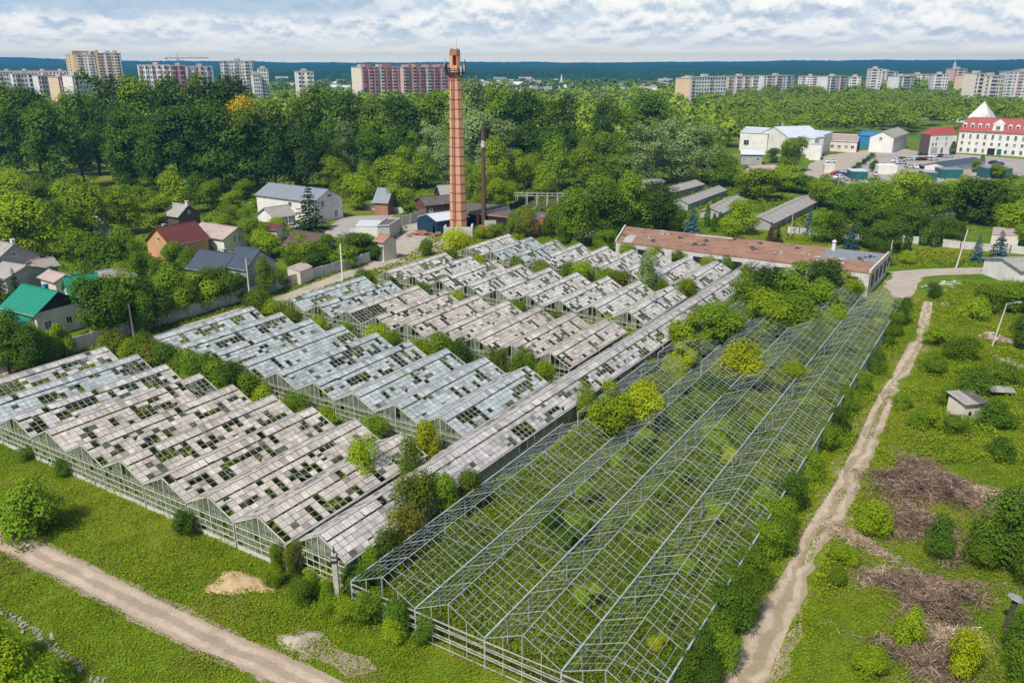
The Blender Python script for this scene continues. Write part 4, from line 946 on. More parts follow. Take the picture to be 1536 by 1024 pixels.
RB = [(1143, 1194, 113, 930, 'stain_white', 'grey-white apartment block', 'left end of the long row on the right skyline'), (1195, 1238, 112, 960, 'white', 'white apartment block with a pinkish roofline', 'second of the long row on the right skyline'), (1238, 1270, 115, 930, 'stain_white', 'dull white apartment block', 'third of the long row on the right skyline'), (1270, 1293, 114, 900, 'white', 'bright white narrow apartment block', 'fourth of the long row on the right skyline'),
      (1297, 1318, 104, 900, 'stain_white', 'tall narrow white tower block', 'left one of the tall pair on the right skyline'), (1318, 1344, 107, 920, 'white', 'tall white tower block', 'right one of the tall pair on the right skyline'), (1344, 1372, 113, 900, 'stain_white', 'low grey-white apartment block', 'just right of the tall pair'), (1360, 1392, 109, 1000, 'white', 'white apartment block set behind the lower ones', 'middle of the right skyline'),
      (1392, 1424, 112, 920, 'stain_white', 'stained white apartment block', 'left of the pink-white tower'), (1425, 1446, 104, 960, 'rose', 'tall pink-white tower block', 'right part of the skyline'), (1444, 1458, 112, 930, 'peach', 'small peach apartment block', 'right of the pink-white tower'), (1456, 1472, 111, 760, 'cream', 'cream-ended apartment block', 'nearer group at the right edge'), (1472, 1500, 112, 750, 'cream', 'beige apartment block', 'second of the nearer group at the right edge'), (1500, 1560, 108, 770, 'stain_white', 'wide stained white apartment block', 'cut by the right edge of the picture'),
      (1518, 1570, 105, 960, 'white', 'white apartment block', 'behind the stained one at the right edge')]
for i, (a, b, t, Y, m, l1, l2) in enumerate(RB):
    Y += (0, 60, -20, 30, 0, 25, 10, 60, -10, 20, 0, 0, 10, 0, 40)[i]; b -= (b - a) * (.12, .2, .1, .25, .05, .1, .2, .1, .22, .1, 0, 0, .1, 0, 0)[i]; t += (1, 3, 0, 2, 0, 1, 2, 3, 0, 0, 2, 0, 2, 0, 0)[i]
    apartment(a, b, t, Y, Y + random.Random(i).uniform(-12, 25), 13, 9 if t > 108 else 12, max(3, int((b - a) // 4)), m, f'{l1}, {l2}', stacks=st(max(1, int((b - a) // 14)), ('stain_white', 'rose', 'grey'), .35))
# crane behind the unfinished block
cr_ = XY(275, 860); hc = HT(860, 82); e = empty('tower_crane', cr_, .5, 'red and white tower crane over the unfinished red-brown block', 'crane')
b = MB()
for sx_, sy_ in ((-1, -1), (1, -1), (1, 1), (-1, 1)): b.beam((sx_ * .8, sy_ * .8, 0), (sx_ * .8, sy_ * .8, hc * .93), .3)
for i in range(18): z = hc * .93 * i / 18; b.beam((-.8, -.8, z), (.8, -.8, z + hc / 20), .2); b.beam((.8, .8, z), (-.8, .8, z + hc / 20), .2)
b.build('mast', M['pink'], e); b = MB(); b.beam((-12, 0, hc * .93), (30, 0, hc * .93), .8, 1.0); b.beam((0, 0, hc * .93), (0, 0, hc), .7); b.beam((0, 0, hc), (25, 0, hc * .94), .2); b.beam((0, 0, hc), (-11, 0, hc * .94), .2); b.box(-12, -.8, hc * .9, -9.5, .8, hc * .92); b.build('jib', M['grey'], e)
# water/radio tower far right, spire in the middle
e = empty('radio_tower', XY(1429, 2300), 0, 'pale distant lattice tower against the blue forest on the right', 'tower'); h_ = HT(2300, 89)
b = MB(); b.tube((0, 0, 0), (0, 0, h_ * .55), 7, 4, 8); b.tube((0, 0, h_ * .55), (0, 0, h_ * .8), 4.5, 3, 8); b.tube((0, 0, h_ * .8), (0, 0, h_), 1.4, .6, 6); b.build('shaft', M['concrete_pale'], e)
e = empty('church_tower', XY(842, 1300), 0, 'slim white church spire among the distant trees', 'church'); h_ = HT(1300, 111)
b = MB(); b.box(-3, -3, 0, 3, 3, h_ * .5); b.tube((0, 0, h_ * .5), (0, 0, h_), 2.0, .2, 8); b.build('spire', M['white'], e); b = MB(); b.box(-9, -5, 0, 9, 8, h_ * .32); b.build('nave', M['white'], e)
# low distant houses in the gaps of the wood: a few pixels each
hb_ = MB(); hb_.box(-6, -4.5, 0, 6, 4.5, 4.5)
for x in (-6, 6): hb_.face([(x * .999, -4.4, 4.5), (x * .999, 4.4, 4.5), (x * .999, 0, 7)])
hwm = hb_.mesh('wall'); hr_ = MB(); hr_.slab((-6.5, 0, 7.3), (6.5, 0, 7.3), (6.5, 5, 4.3), (-6.5, 5, 4.3), .2); hr_.slab((-6.5, 0, 7.3), (6.5, 0, 7.3), (6.5, -5, 4.3), (-6.5, -5, 4.3), .2); hrm = hr_.mesh('roof')
rr = random.Random(12)
spots = [(782, 128, 40), (790, 132, 30), (812, 136, 36), (826, 139, 34), (850, 143, 36), (872, 141, 30), (905, 139, 30), (925, 142, 44), (945, 140, 40), (968, 138, 40), (985, 140, 36), (935, 154, 34), (1120, 143, 30), (1195, 145, 22), (1272, 146, 22), (505, 123, 26), (515, 130, 26), (490, 118, 20), (478, 116, 22), (555, 160, 20), (610, 168, 20), (650, 165, 20), (575, 176, 18), (420, 125, 22), (430, 134, 20), (720, 118, 20), (745, 121, 20), (760, 126, 22), (775, 118, 20), (798, 121, 22), (860, 122, 20), (1450, 178, 16), (1390, 173, 14), (470, 178, 18), (880, 193, 22), (893, 199, 24), (918, 196, 26), (930, 203, 30), (445, 172, 20)]
for _ in range(75):
    zx = rr.choice([(770, 1000), (770, 1005), (400, 530), (700, 780), (1100, 1500), (-20, 110), (200, 350)]); spots.append((rr.uniform(*zx), rr.uniform(112, 132), rr.choice((18, 22, 28, 36))))
for i, (x, y, s) in enumerate(spots):
    g = G(x, y + 6); e = empty('distant_house', g, rr.uniform(-.5, .5), 'small pale house with a low roof deep among the distant trees', 'house', 'small houses among the distant trees'); k = s / 22
    w = link('wall', hwm, e, M[rr.choice(['white', 'white', 'cream', 'stain_white'])]); rf = link('roof', hrm, e, M[rr.choice(['roof_sheet', 'roof_asbestos', 'stain_white', 'roof_pink', 'roof_slate'])]); w.scale = rf.scale = (k * 1.3, k, k * .85)

# ------------------------------------------------------------------ hotel and works on the right
a, b = G(1434, 229), G(1575, 238); d = b - a; Lh = d.length; rz = math.atan2(d.y, d.x); e = empty('hotel', a, rz, 'long white hotel with a red mansard roof, round dormers and a pyramid-topped tower', 'hotel')
he, hr = 9.9, 15.6; dp = 15
w = MB(); w.box(0, 0, 0, Lh, dp, he); w.build('wall', M['white'], e)
rf = MB(); o = [(-.6, -.6, he), (Lh + .6, -.6, he), (Lh + .6, dp + .6, he), (-.6, dp + .6, he)]; i_ = [(2.0, 2.4, hr), (Lh - 1, 2.4, hr), (Lh - 1, dp - 2.4, hr), (2.0, dp - 2.4, hr)]
rf.hexa(o + i_); roof = rf.build('roof', M['roof_hotel'], e)
nb = int(Lh / 3.05)
for i in range(nb):
    x = 1.8 + i * 3.05
    for z, ww, hh in ((7.7, 1.15, 2.2), (4.7, 1.15, 1.5), (1.6, 1.3, 1.9)):
        if z < 2 and i in (4, 5): continue
        window(e, (x, -.02, z), 0, ww, hh)
    if i % 1 == 0 and i not in (4, 5):
        dm = MB(); dm.box(x - .8, -.1 + .5, he + 1.2, x + .8, 3.2, he + 2.9); dm.tube((x, .4, he + 2.9), (x, 3.2, he + 2.9), .8, .8, 12); dd = dm.build('dormer', M['white'], roof)
        p = MB(); p.tube((x, .36, he + 2.4), (x, .42, he + 2.4), .55, .55, 14); p.build('dormer_pane', M['glass'], roof)
x = 1.8 + 4.5 * 3.05; dm = MB(); dm.box(x - 2.2, -.2, he + .2, x + 2.2, 3.4, he + 3.6); dm.face([(x - 2.6, -.25, he + 3.6), (x + 2.6, -.25, he + 3.6), (x, -.25, he + 5.6)]); dm.face([(x - 2.6, -.25, he + 3.6), (x, -.25, he + 5.6), (x, 3.4, he + 5.6), (x - 2.6, 3.4, he + 3.6)]); dm.face([(x + 2.6, -.25, he + 3.6), (x, -.25, he + 5.6), (x, 3.4, he + 5.6), (x + 2.6, 3.4, he + 3.6)]); dm.build('central_dormer', M['white'], roof)
window(e, (x, -.22, he + 2.0), 0, 1.8, 1.8); opening(e, x - 1.2, -.1, 1.5, 0, 3.0, 2.8, 'entrance'); opening(e, x + 2.1, -.12, 1.5, 0, 1.8, 2.4, 'entrance_awning', 'teal')
py_ = MB(); xq = 4.5; py_.box(xq - 4.6, dp - 3, 0, xq + 4.6, dp + 6.2, 15.2); py_.build('tower', M['white'], e); pr_ = MB(); hp = 22.6
for q in (((-5, -3.4), (5, -3.4)), ((5, -3.4), (5, 6.6)), ((5, 6.6), (-5, 6.6)), ((-5, 6.6), (-5, -3.4))): pr_.face([(xq + q[0][0], dp + q[0][1], 15.2), (xq + q[1][0], dp + q[1][1], 15.2), (xq, dp + 1.6, hp)])
pr_.build('tower_roof', M['stain_white'], e)
a, b = G(1393, 231), G(1432, 229.5); d = b - a; Lh = d.length; rz = math.atan2(d.y, d.x); e = empty('hotel_wing', a, rz, 'lower white wing of the hotel with a red hipped roof, at its left end', 'hotel wing')
w = MB(); w.box(0, 0, 0, Lh - .2, 6.6, 8.6); w.build('wall', M['white'], e); rf = MB(); rf.hexa([(-.4, -.4, 8.6), (Lh - .2, -.4, 8.6), (Lh - .2, 7.0, 8.6), (-.4, 7.0, 8.6), (4.5, 4.0, 11.2), (Lh - .2, 4.0, 11.6), (Lh - .2, 5, 11.6), (4.5, 5, 11.2)]); rf.build('roof', M['roof_hotel'], e)
for x, z in ((3.4, 6.8), (8.6, 6.8), (3.2, 4.3), (8.8, 4.3), (1.4, 4.3)): window(e, (x, -.02, z), 0, 1.15, 1.4)
opening(e, 2.6, -.12, 1.5, 0, 3.4, 2.6, 'bay_window', 'grey'); opening(e, 7.0, -.05, 1.4, 0, 1.2, 2.4, 'door', 'grey_dark')
s = MB(); s.box(-.35, .4, 0, -.05, 6.2, 8.4); s.build('side_wall', M['wood_mauve'], e)
house((1161, 190), (1214, 188.5), 12.6, 11.5, 8.6, 'white', 'roof_sheet', 'works_hall', 'big white factory hall with a pale sheet roof and rooftop vents', 'hall', over=.3, chim=(-.5, .5, 1.8, 'concrete'), wins=[('R', -6, 4, 2, 2), ('R', 8, 3, 1.6, 2)])
flat([G(1108, 229).xy, G(1149, 232).xy, G(1156, 222).xy, G(1117, 219).xy], 9.0, 'white', 'roof_sheet', 'works_building', 'tall plain white block joined to the left end of the factory hall', wins=[(0, .25, 4.8, 2.6, 2.4)])
flat([G(1195, 236).xy, G(1219, 238).xy, G(1246, 225).xy, G(1222, 222).xy], 8.4, 'white', 'roof_sheet', 'works_building', 'white annex with a sloping pale roof at the right end of the factory hall', para=0)
flat([G(1213, 240).xy, G(1230, 241).xy, G(1231, 238).xy, G(1214, 237).xy], 6.4, 'white', 'concrete', 'works_building', 'narrow upright white slab building in front of the annex', para=0)
house((1110, 223.5), (1144, 224), 5.8, 4.4, 4.0, 'grey', 'roof_sheet', 'house', 'small grey house with a pale sheet roof in front of the white factory block', wins=[('R', -3, 2.2, 1.2, 1.4), ('R', 2.5, 2.2, 1.2, 1.4)])
house((1122, 248), (1164, 247), 5.4, 4.4, 3.8, 'white', 'roof_pink', 'house', 'white house with a brownish roof below the factory', wins=[('A', 0, 2.4, 1.1, 1.2)])
flat([G(1232, 226).xy, G(1284, 229).xy, G(1287, 217.5).xy, G(1230, 214).xy], 4.6, 'cream', 'roof_pink', 'works_building', 'long low beige building with a flat roof beside the factory', wins=[(0, u, 2.4, 1.6, 1.4) for u in (.3, .5, .7, .88)])
e = flat([G(1285, 220).xy, G(1320, 222).xy, G(1322, 215).xy, G(1290, 213).xy], 5.2, 'blue', 'blue', 'shop', 'bright blue shop front with a white signboard', 'shop', para=.6)
b = MB(); b.box(-3.6, -6.0, 3.5, 3.4, -5.7, 4.6); b.build('signboard', M['frame_white'], e)
house((1324, 197), (1347, 190.5), 9.6, 5.6, 7.0, 'white', 'roof_asbestos', 'works_building', 'tall white gabled warehouse with a grey roof right of the blue shop', wins=[('A', .4, 6.2, 1.4, 1.6)] + [('R', x, 5.0, 1.4, 2.6) for x in (-12, -7, -2, 3, 8)])
house((1404, 243.5), (1462, 236), 4.6, 4.6, 3.4, 'white', 'roof_navy', 'pavilion', 'long white pavilion with a dark blue roof in the car park', 'pavilion')
for (x0, x1, y, hh, wl, rf_, lab) in [(1385, 1405, 271, 2.8, 'teal', 'roof_pink', 'teal garage with a pinkish roof at the near side of the car park'), (1411, 1443, 268, 3.2, 'teal', 'roof_slate', 'long teal shed with a grey roof by the car park'), (1477, 1517, 267, 3.4, 'teal', 'roof_slate', 'wide dark-roofed teal shed right of the pavilion'), (1316, 1345, 261, 3.0, 'white', 'frame_white', 'small white flat-roofed kiosk by the car park road'), (1276, 1301, 269, 2.8, 'teal', 'roof_sheet', 'teal and white flat-roofed kiosk left of the white one'), (1236, 1252, 259, 2.6, 'cream', 'roof_sheet', 'small beige gatehouse on the works lawn')]:
    p0, p1 = G(x0, y), G(x1, y + .5); n_ = Vector((-(p1 - p0).y, (p1 - p0).x, 0)).normalized() * 7
    e = flat([p0.xy, p1.xy, (p1 + n_).xy, (p0 + n_).xy], hh, wl, rf_, 'shed', lab, 'shed', para=0)
# long sheds among the gardens
for p1, p2, hw, lab in [((986, 284), (1044, 269.5), 4.2, 'long low grey-roofed shed nearest the tall trees, with a pale seam across'), ((1020, 298.5), (1079, 278), 3.4, 'ruined long shed with a tattered scalloped roof edge'), ((1066, 312), (1105, 292.5), 4.0, 'pale low shed left of the longest shed'), ((1140, 326), (1216, 291), 4.4, 'longest grey asbestos-roofed shed with a missing sheet, by the blue spruce'), ((962, 271), (990, 266), 3.0, 'short grey-roofed shed at the back of the sheds'), ((1386, 314), (1424, 312), 4.0, 'dark grey-roofed cottage hidden in the trees on the right'), ((1414, 301), (1432, 298), 3.0, 'small pale-roofed hut behind the hidden cottage')]:
    house(p1, p2, 3.1, hw * .8, 1.9, 'grey', 'roof_asbestos', 'long_shed', lab, 'shed', over=.3)
house((1503, 387), (1600, 384), 4.4, 5.5, 3.2, 'white', 'roof_asbestos', 'shed', 'white shed with a grey roof cut by the right edge beyond the gravel road', 'shed')
flat([G(1484, 372, 0).xy, G(1525, 374, 0).xy, G(1527, 362, 0).xy, G(1487, 360, 0).xy], 3.0, 'cream', 'roof_pink', 'shed', 'beige garden shed behind the two blue spruces', 'shed', para=0)
# pergola / trellis and low walls in the allotments
e = empty('trellis', G(820, 312), -.1, 'grey timber trellis in the overgrown allotment behind the ruin', 'trellis')
for i in range(9): b = MB(); b.beam((-12 + i * 3, 0, 0), (-12 + i * 3, 0, 3.4), .18); b.beam((-12 + i * 3, 5, 0), (-12 + i * 3, 5, 3.4), .18); b.build('post', M['concrete'], e)
b = MB(); b.beam((-12.5, 0, 3.4), (13, 0, 3.5), .18); b.beam((-12.5, 5, 3.4), (13, 5, 3.5), .18)
for i in range(17): b.beam((-12 + i * 1.5, -.5, 3.55), (-12 + i * 1.5, 5.5, 3.55), .1)
b.build('beams', M['concrete'], e)
# ------------------------------------------------------------------ fences, poles
def fence(name, pxs, h, mat, label, pan=3.0, pmat=None, gapr=0.0, seed=0, t=.12):
    pts = [G(x, y) for x, y in pxs]; e = empty(name, pts[0], 0, label, 'fence'); r_ = random.Random(seed); o = pts[0]
    for a, b in zip(pts[:-1], pts[1:]):
        k = max(1, round((b - a).length / pan))
        for i in range(k):
            p, q = a.lerp(b, i / k) - o, a.lerp(b, (i + 1) / k) - o; d = (q - p).normalized()
            if r_.random() > gapr:
                m = MB(); dz = r_.uniform(-.05, .05); m.beam(p + d * .1 + Vector((0, 0, h / 2 + dz)), q - d * .1 + Vector((0, 0, h / 2 + dz)), t, h); m.build('panel', M[mat], e)
            m = MB(); m.beam(p, p + Vector((0, 0, h + .15)), .2); m.build('post', M[pmat or mat], e)
    return e
fence('concrete_fence', [(-60, 577), (60, 543), (165, 511), (260, 483), (365, 452), (430, 431), (500, 410), (556, 393)], 2.1, 'concrete_pale', 'long pale concrete panel fence between the village gardens and the greenhouses', 3.0, 'concrete')
fence('concrete_fence', [(592, 341), (616, 336), (640, 328)], 2.6, 'concrete_pale', 'tall concrete panel fence beside the track, left of the blue garage', 3.2, 'concrete')
fence('garden_fence', [(541, 313), (575, 318), (606, 320)], 1.6, 'concrete_pale', 'low pale fence round the garden with the pavilion', 3.0, 'concrete')
fence('concrete_fence', [(1180, 350), (1255, 357), (1330, 362), (1385, 367), (1440, 373), (1540, 382), (1600, 388)], 1.7, 'concrete_pale', 'pale concrete panel fence behind the lawn on the right', 3.2, 'wood_dark')
fence('garden_fence', [(760, 318), (800, 300), (900, 268)], 1.8, 'wood_dark', 'dark overgrown board fence running between the allotments', 4, 'wood_dark')
def pole(x, yb, yt, r0, mat, label, arm=None, lean=0):
    g = G(x, yb); h = HT(g.y, yt); e = empty('utility_pole', g, 0, label, 'pole'); b = MB(); b.tube((0, 0, 0), (lean, 0, h), r0, r0 * .7, 8); b.build('shaft', M[mat], e)
    b = MB(); b.beam((lean - .6, 0, h - .3), (lean + .6, 0, h - .3), .1)
    for s in (-.5, 0, .5): b.tube((lean + s, 0, h - .25), (lean + s, 0, h - .05), .05, n=6)
    b.build('crossarm', M['wood_dark'], e)
    if arm:
        b = MB(); b.beam((lean, 0, h - .1), (lean + 1.6, 0, h + .2), .07); b.box(lean + 1.4, -.15, h + .12, lean + 2.1, .15, h + .28); b.build('lamp_arm', M['steel'], e)
pole(201, 508, 456, .16, 'concrete_pale', 'pale concrete pole in front of the dense garden trees, near the front block')
pole(376, 457, 388, .16, 'concrete_pale', 'tall pale pole standing in front of the grey gabled house')
pole(514, 420, 366, .17, 'frame_white', 'white pole by the fence in front of the brown-roofed house')
pole(434, 345, 325, .14, 'concrete_pale', 'short pale pole left of the dark spruce'); pole(484, 342, 324, .14, 'concrete_pale', 'short pale pole right of the dark spruce')
pole(620, 318, 292, .15, 'concrete_pale', 'pale pole on the yard behind the tall fence'); pole(1434, 402, 344, .17, 'concrete_pale', 'tall pale pole leaning on the green lawn at the right', lean=1.0)
pole(1333, 400, 360, .15, 'concrete', 'grey pole at the right end of the derelict block'); pole(1254, 304, 270, .16, 'concrete', 'grey pole among the trees above the longest shed'); pole(1220, 312, 293, .15, 'concrete', 'short pole at the far end of the longest shed')
pole(1186, 354, 322, .14, 'concrete', 'grey pole beside the path before the longest shed'); pole(1488, 520, 455, .12, 'concrete_pale', 'leaning street-lamp pole beside the brick rubble at the right edge', True, .9)
# corner post of the corridor house
g = G(508, 916); e = empty('concrete_post', g, 0, 'tall square concrete post at the front corner of the long corridor greenhouse', 'post'); h = HT(g.y, 829)
b = MB(); b.box(-.19, -.19, 0, .19, .19, h); b.build('shaft', M['concrete'], e); b = MB(); b.box(-.26, -.26, h - .75, .26, .26, h - .55); b.box(-.24, -.24, h - .3, .24, .24, h - .2); b.tube((0, 0, h), (0, 0, h + .5), .09, .05, 6); b.build('clamp', M['wood_dark'], e)
# ------------------------------------------------------------------ cars
def car_mesh():
    b = MB(); pr = [(-2.15, .35), (-2.1, .85), (-1.2, .95), (-.75, 1.42), (.75, 1.45), (1.5, .98), (2.15, .8), (2.2, .35)]
    for (x0, z0), (x1, z1) in zip(pr[:-1], pr[1:]): b.face([(x0, -.85, z0), (x1, -.85, z1), (x1, .85, z1), (x0, .85, z0)])
    for y in (-.85, .85): b.face([(x, y, z) for x, z in pr])
    b.face([(-2.15, -.85, .35), (2.2, -.85, .35), (2.2, .85, .35), (-2.15, .85, .35)])
    g = MB()
    for y in (-.87, .87): g.face([(-1.05, y, .97), (-.68, y, 1.36), (.7, y, 1.38), (1.28, y, .99)])
    g.face([(.8, -.7, 1.44), (1.46, -.75, 1.02), (1.46, .75, 1.02), (.8, .7, 1.44)]); g.face([(-1.22, -.72, .98), (-.8, -.7, 1.41), (-.8, .7, 1.41), (-1.22, .72, .98)])
    w = MB(); w.tube((0, -.12, 0), (0, .12, 0), .33, .33, 12)
    return b.mesh('body'), g.mesh('windows'), w.mesh('wheel')
CB, CG, CW = car_mesh(); M['tyre'] = surf('tyre', (.02, .02, .02), (.03, .03, .03), 2, .8)
def paint(n, c): M[n] = surf(n, c, tuple(q * .9 for q in c), .5, .25, spec=.5); return n
CC = [('white', paint('car_white', (.70, .70, .70))), ('black', paint('car_black', (.012, .012, .014))), ('silver', paint('car_silver', (.42, .43, .45))), ('dark red', paint('car_red', (.30, .02, .02))), ('blue', paint('car_blue', (.03, .10, .30)))]
cars = [(1345, 243, 0, 0.2, 'on the open middle of the car park'), (1352, 246, 2, .2, 'beside the hedge island of the car park'), (1331, 254, 1, 1.3, 'by the small white kiosk'), (1325, 249, 2, 1.3, 'on the car park road above the kiosk'), (1384, 233, 1, .1, 'at the corner of the hotel wing'), (1400, 236, 0, .1, 'in front of the hotel wing'), (1411, 236, 1, .1, 'below the hotel wing door'), (1422, 236.5, 2, .1, 'next to the hotel entrance lawn'), (1325, 226, 4, .5, 'under the white warehouse'), (1336, 224, 1, .5, 'at the right end of the warehouse'), (1254, 262, 3, .4, 'beside the beige gatehouse'), (1262, 264, 4, .4, 'among the parked cars left of the teal kiosk'), (1490, 246, 1, .2, 'by the curved end of the pavilion'), (1498, 248, 4, .2, 'right of the pavilion'), (1246, 244, 0, .1, 'on the works lawn'), (1259, 268, 0, .4, 'at the gate of the works'), (436, 343, 0, .3, 'in the house yard behind the garages'), (1313, 263, 2, 1.2, 'between the two kiosks')]
cars += [(1352 + i * 9.5, 240.5 + (i % 2) * .4, (1, 2, 0, 1, 3, 2)[i], .15, ('first', 'second', 'third', 'fourth', 'fifth', 'last')[i] + ' from the left in the row across the car park') for i in range(6)] + [(1362 + i * 10, 252 + i * .3, (2, 0, 1, 4, 2)[i], 1.5, ('first', 'second', 'third', 'fourth', 'fifth')[i] + ' in the row before the white pavilion') for i in range(5)]
for x, y, ci, rz, w_ in cars:
    g = G(x, y); g.z = .012; e = empty('parked_car', g, rz, f'small {CC[ci][0]} car parked {w_}', 'car', 'parked cars'); k = 1.0
    link('body', CB, e, M[CC[ci][1]]); link('windows', CG, e, M['glass'])
    for sx_ in (-1.35, 1.4):
        for sy_ in (-.8, .8): wl = link('wheel', CW, e, M['tyre']); wl.location = (sx_, sy_, .33)
# ------------------------------------------------------------------ heaps and small things in the foreground
def heap(name, poly_c, rx, ry, h, n, lens, mat, label, cat, rz=0, seed=0, flat_=.5):
    """a tangle of sticks"""
    r = np.random.default_rng(seed); u = np.abs(r.normal(size=n)) * .48; a = r.uniform(0, 6.283, n); lump = 1 + .30 * np.sin(a * 3 + seed) + .22 * np.sin(a * 5 + 2 * seed) + .15 * np.sin(a * 11)
    x = np.cos(a) * u * rx * lump; y = np.sin(a) * u * ry * lump; z = h * np.clip(1 - u ** 1.3, 0.03, 1) * r.uniform(.35, 1.0, n) * (.6 + .8 * vnoise(x + 50, y + 50, 1.4, seed)) + .05
    c, s = math.cos(rz), math.sin(rz); C = np.stack([x * c - y * s, x * s + y * c, z], 1)
    d = r.normal(size=(n, 3)) * np.array([1, 1, .55]); d /= np.linalg.norm(d, axis=1, keepdims=True); L_ = lens * r.uniform(.4, 1.4, n)[:, None]
    t = np.cross(d, r.normal(size=(n, 3))); t /= np.linalg.norm(t, axis=1, keepdims=True); wd = .018 * r.uniform(.6, 1.9, n)[:, None]
    V = np.stack([C - d * L_ / 2 - t * wd, C + d * L_ / 2 - t * wd * .4, C + d * L_ / 2 + t * wd * .4, C - d * L_ / 2 + t * wd], 1).reshape(-1, 3); V[:, 2] = np.maximum(V[:, 2], .02)
    me = np_mesh(name, V, np.arange(4 * n).reshape(-1, 4)); me.materials.append(M[mat]); o = bpy.data.objects.new(name, me); COL.objects.link(o); o.location = poly_c; tag(o, label, cat); return o
M['twig'] = surf('twig', (.28, .195, .135), (.115, .080, .058), .9, .9, island=.65)
M['straw'] = surf('straw', (.46, .36, .24), (.26, .20, .13), .9, .9, island=.5)
HEAPS = [(1388, 732, 6.2, 5.6, 1.3, 15000, .8, 'twig', 'large grey-brown brush heap in the meadow right of the track', -.3), (1378, 790, 3.8, 3.4, .8, 7000, .75, 'twig', 'lower brownish brush heap beside the leafy bush, just below the large heap', .2), (1480, 750, 5.2, 2.4, .6, 5200, .8, 'straw', 'strip of pale dry straw and branches right of the large brush heap', -.35), (1392, 898, 4.2, 4.2, 1.0, 10000, .75, 'twig', 'tangled brush heap left of the stump with the metal disc', -.4), (1385, 988, 2.9, 3.4, .8, 6000, .8, 'twig', 'brush heap at the bottom edge of the meadow', .3), (1290, 815, 4.4, 1.2, .35, 3000, .6, 'straw', 'thin trail of dry branches beside the track', -1.0), (1425, 960, 2.6, 1.6, .5, 2600, .8, 'straw', 'pale tangle of twigs before the low bright bush', .2), (1432, 838, 2.4, 1.8, .5, 2600, .7, 'twig', 'small dark brush heap between two bushes', .4), (1320, 868, 2.2, 1.6, .3, 1500, .6, 'straw', 'faint scatter of dry straw above the tangled heap', .2)]
for i, (x, y, rx, ry, h, n, ln, mt, lab, rz) in enumerate(HEAPS): heap('brush_heap', G(x, y), rx, ry, h * 1.5, int(n * 1.2), ln, mt, lab, 'brush heap', rz, i + 3)
def mound(name, pos, rx, ry, h, mat, label, cat, seed, rz=0):
    n = 34; V = []; Fq = []; r = np.random.default_rng(seed)
    xs = np.linspace(-1, 1, n); X, Y = np.meshgrid(xs, xs); rr_ = np.sqrt(X ** 2 + Y ** 2); Z = np.clip(1 - rr_ * (1 + .25 * np.sin(np.arctan2(Y, X) * 3 + seed)), 0, 1) ** .7
    Z = Z * h * (.55 + .9 * vnoise(X * rx + 40, Y * ry + 40, .8, seed)) + (vnoise(X * rx + 9, Y * ry + 9, .25, seed + 1) - .5) * .12 - .05
    V = np.stack([X * rx, Y * ry, Z], 2).reshape(-1, 3); q = np.arange(n * n).reshape(n, n); Fq = np.stack([q[:-1, :-1], q[:-1, 1:], q[1:, 1:], q[1:, :-1]], 2).reshape(-1, 4)
    me = np_mesh(name, V, Fq); me.materials.append(M[mat]); o = bpy.data.objects.new(name, me); COL.objects.link(o); o.location = pos; o.rotation_euler = (0, 0, rz); tag(o, label, cat)
M['sawdust'] = surf('sawdust', (.47, .33, .18), (.34, .24, .13), 1.6, .95, bump=.8)
M['gravel'] = surf('gravel', (.38, .33, .27), (.25, .21, .16), 1.6, .95, bump=.8)
mound('sawdust_heap', G(362, 876), 3.0, 1.5, .6, 'sawdust', 'orange-yellow heap of sawdust on the grass in front of the greenhouses', 'sawdust heap', 5, -.1)
mound('gravel_heap', G(405, 872), 1.2, .8, .35, 'gravel', 'small grey-brown heap of earth at the right end of the sawdust', 'earth heap', 8)
mound('earth_heap', G(447, 962), 1.7, 1.2, .40, 'gravel', 'low heap of stony earth beside the dirt road', 'earth heap', 9)
def rubble(name, pts, n, smin, smax, spread, mat, label, seed):
    r = random.Random(seed); b = MB(); pts = [Vector(p) for p in pts]; o = pts[0].copy()
    for _ in range(n):
        t = r.random() * (len(pts) - 1); i = min(int(t), len(pts) - 2); p = pts[i].lerp(pts[i + 1], t - i) - o + Vector((r.gauss(0, spread), r.gauss(0, spread), 0)); s = r.uniform(smin, smax); a = r.uniform(0, 3)
        z = r.uniform(0, s * .5); d = Vector((math.cos(a), math.sin(a), r.gauss(0, .12))) * s; b.beam(p - d + Vector((0, 0, z)), p + d + Vector((0, 0, z + r.gauss(0, .06))), s * r.uniform(.6, 1.3), s * r.uniform(.2, .5))
    ob = b.build(name, M[mat], None); ob.location = o; tag(ob, label, 'rubble')
M['slabs'] = surf('slabs', (.47, .44, .42), (.30, .28, .26), 1.4, .9, island=.3)
rubble('concrete_rubble', [G(-30, 893), G(10, 922), (G(55, 950)), G(90, 978), G(125, 1005), G(165, 1040)], 260, .05, .20, .20, 'rubble', 'ragged strip of broken concrete slabs in the grass at the lower left corner', 3)
M['bricks'] = surf('bricks', (.42, .24, .18), (.36, .31, .26), .8, .9, island=.4)
rubble('brick_rubble', [G(1485, 505), G(1505, 510), G(1522, 515)], 120, .15, .6, .9, 'bricks', 'red brick rubble by the leaning lamp pole at the right edge', 5)
rubble('brick_rubble', [G(1495, 535), G(1520, 545), G(1515, 555)], 60, .12, .45, .7, 'slabs', 'pale stone and timber rubble below the brick rubble', 6)
rubble('concrete_rubble', [G(1395, 432), G(1412, 430), G(1428, 425)], 40, .25, .7, .9, 'concrete_pale', 'pale concrete blocks in the grass by the gravel yard', 7)
rubble('concrete_rubble', [G(1410, 458), G(1425, 456)], 14, .2, .6, .5, 'concrete_pale', 'small pale slab lying in the weeds near the track head', 8)
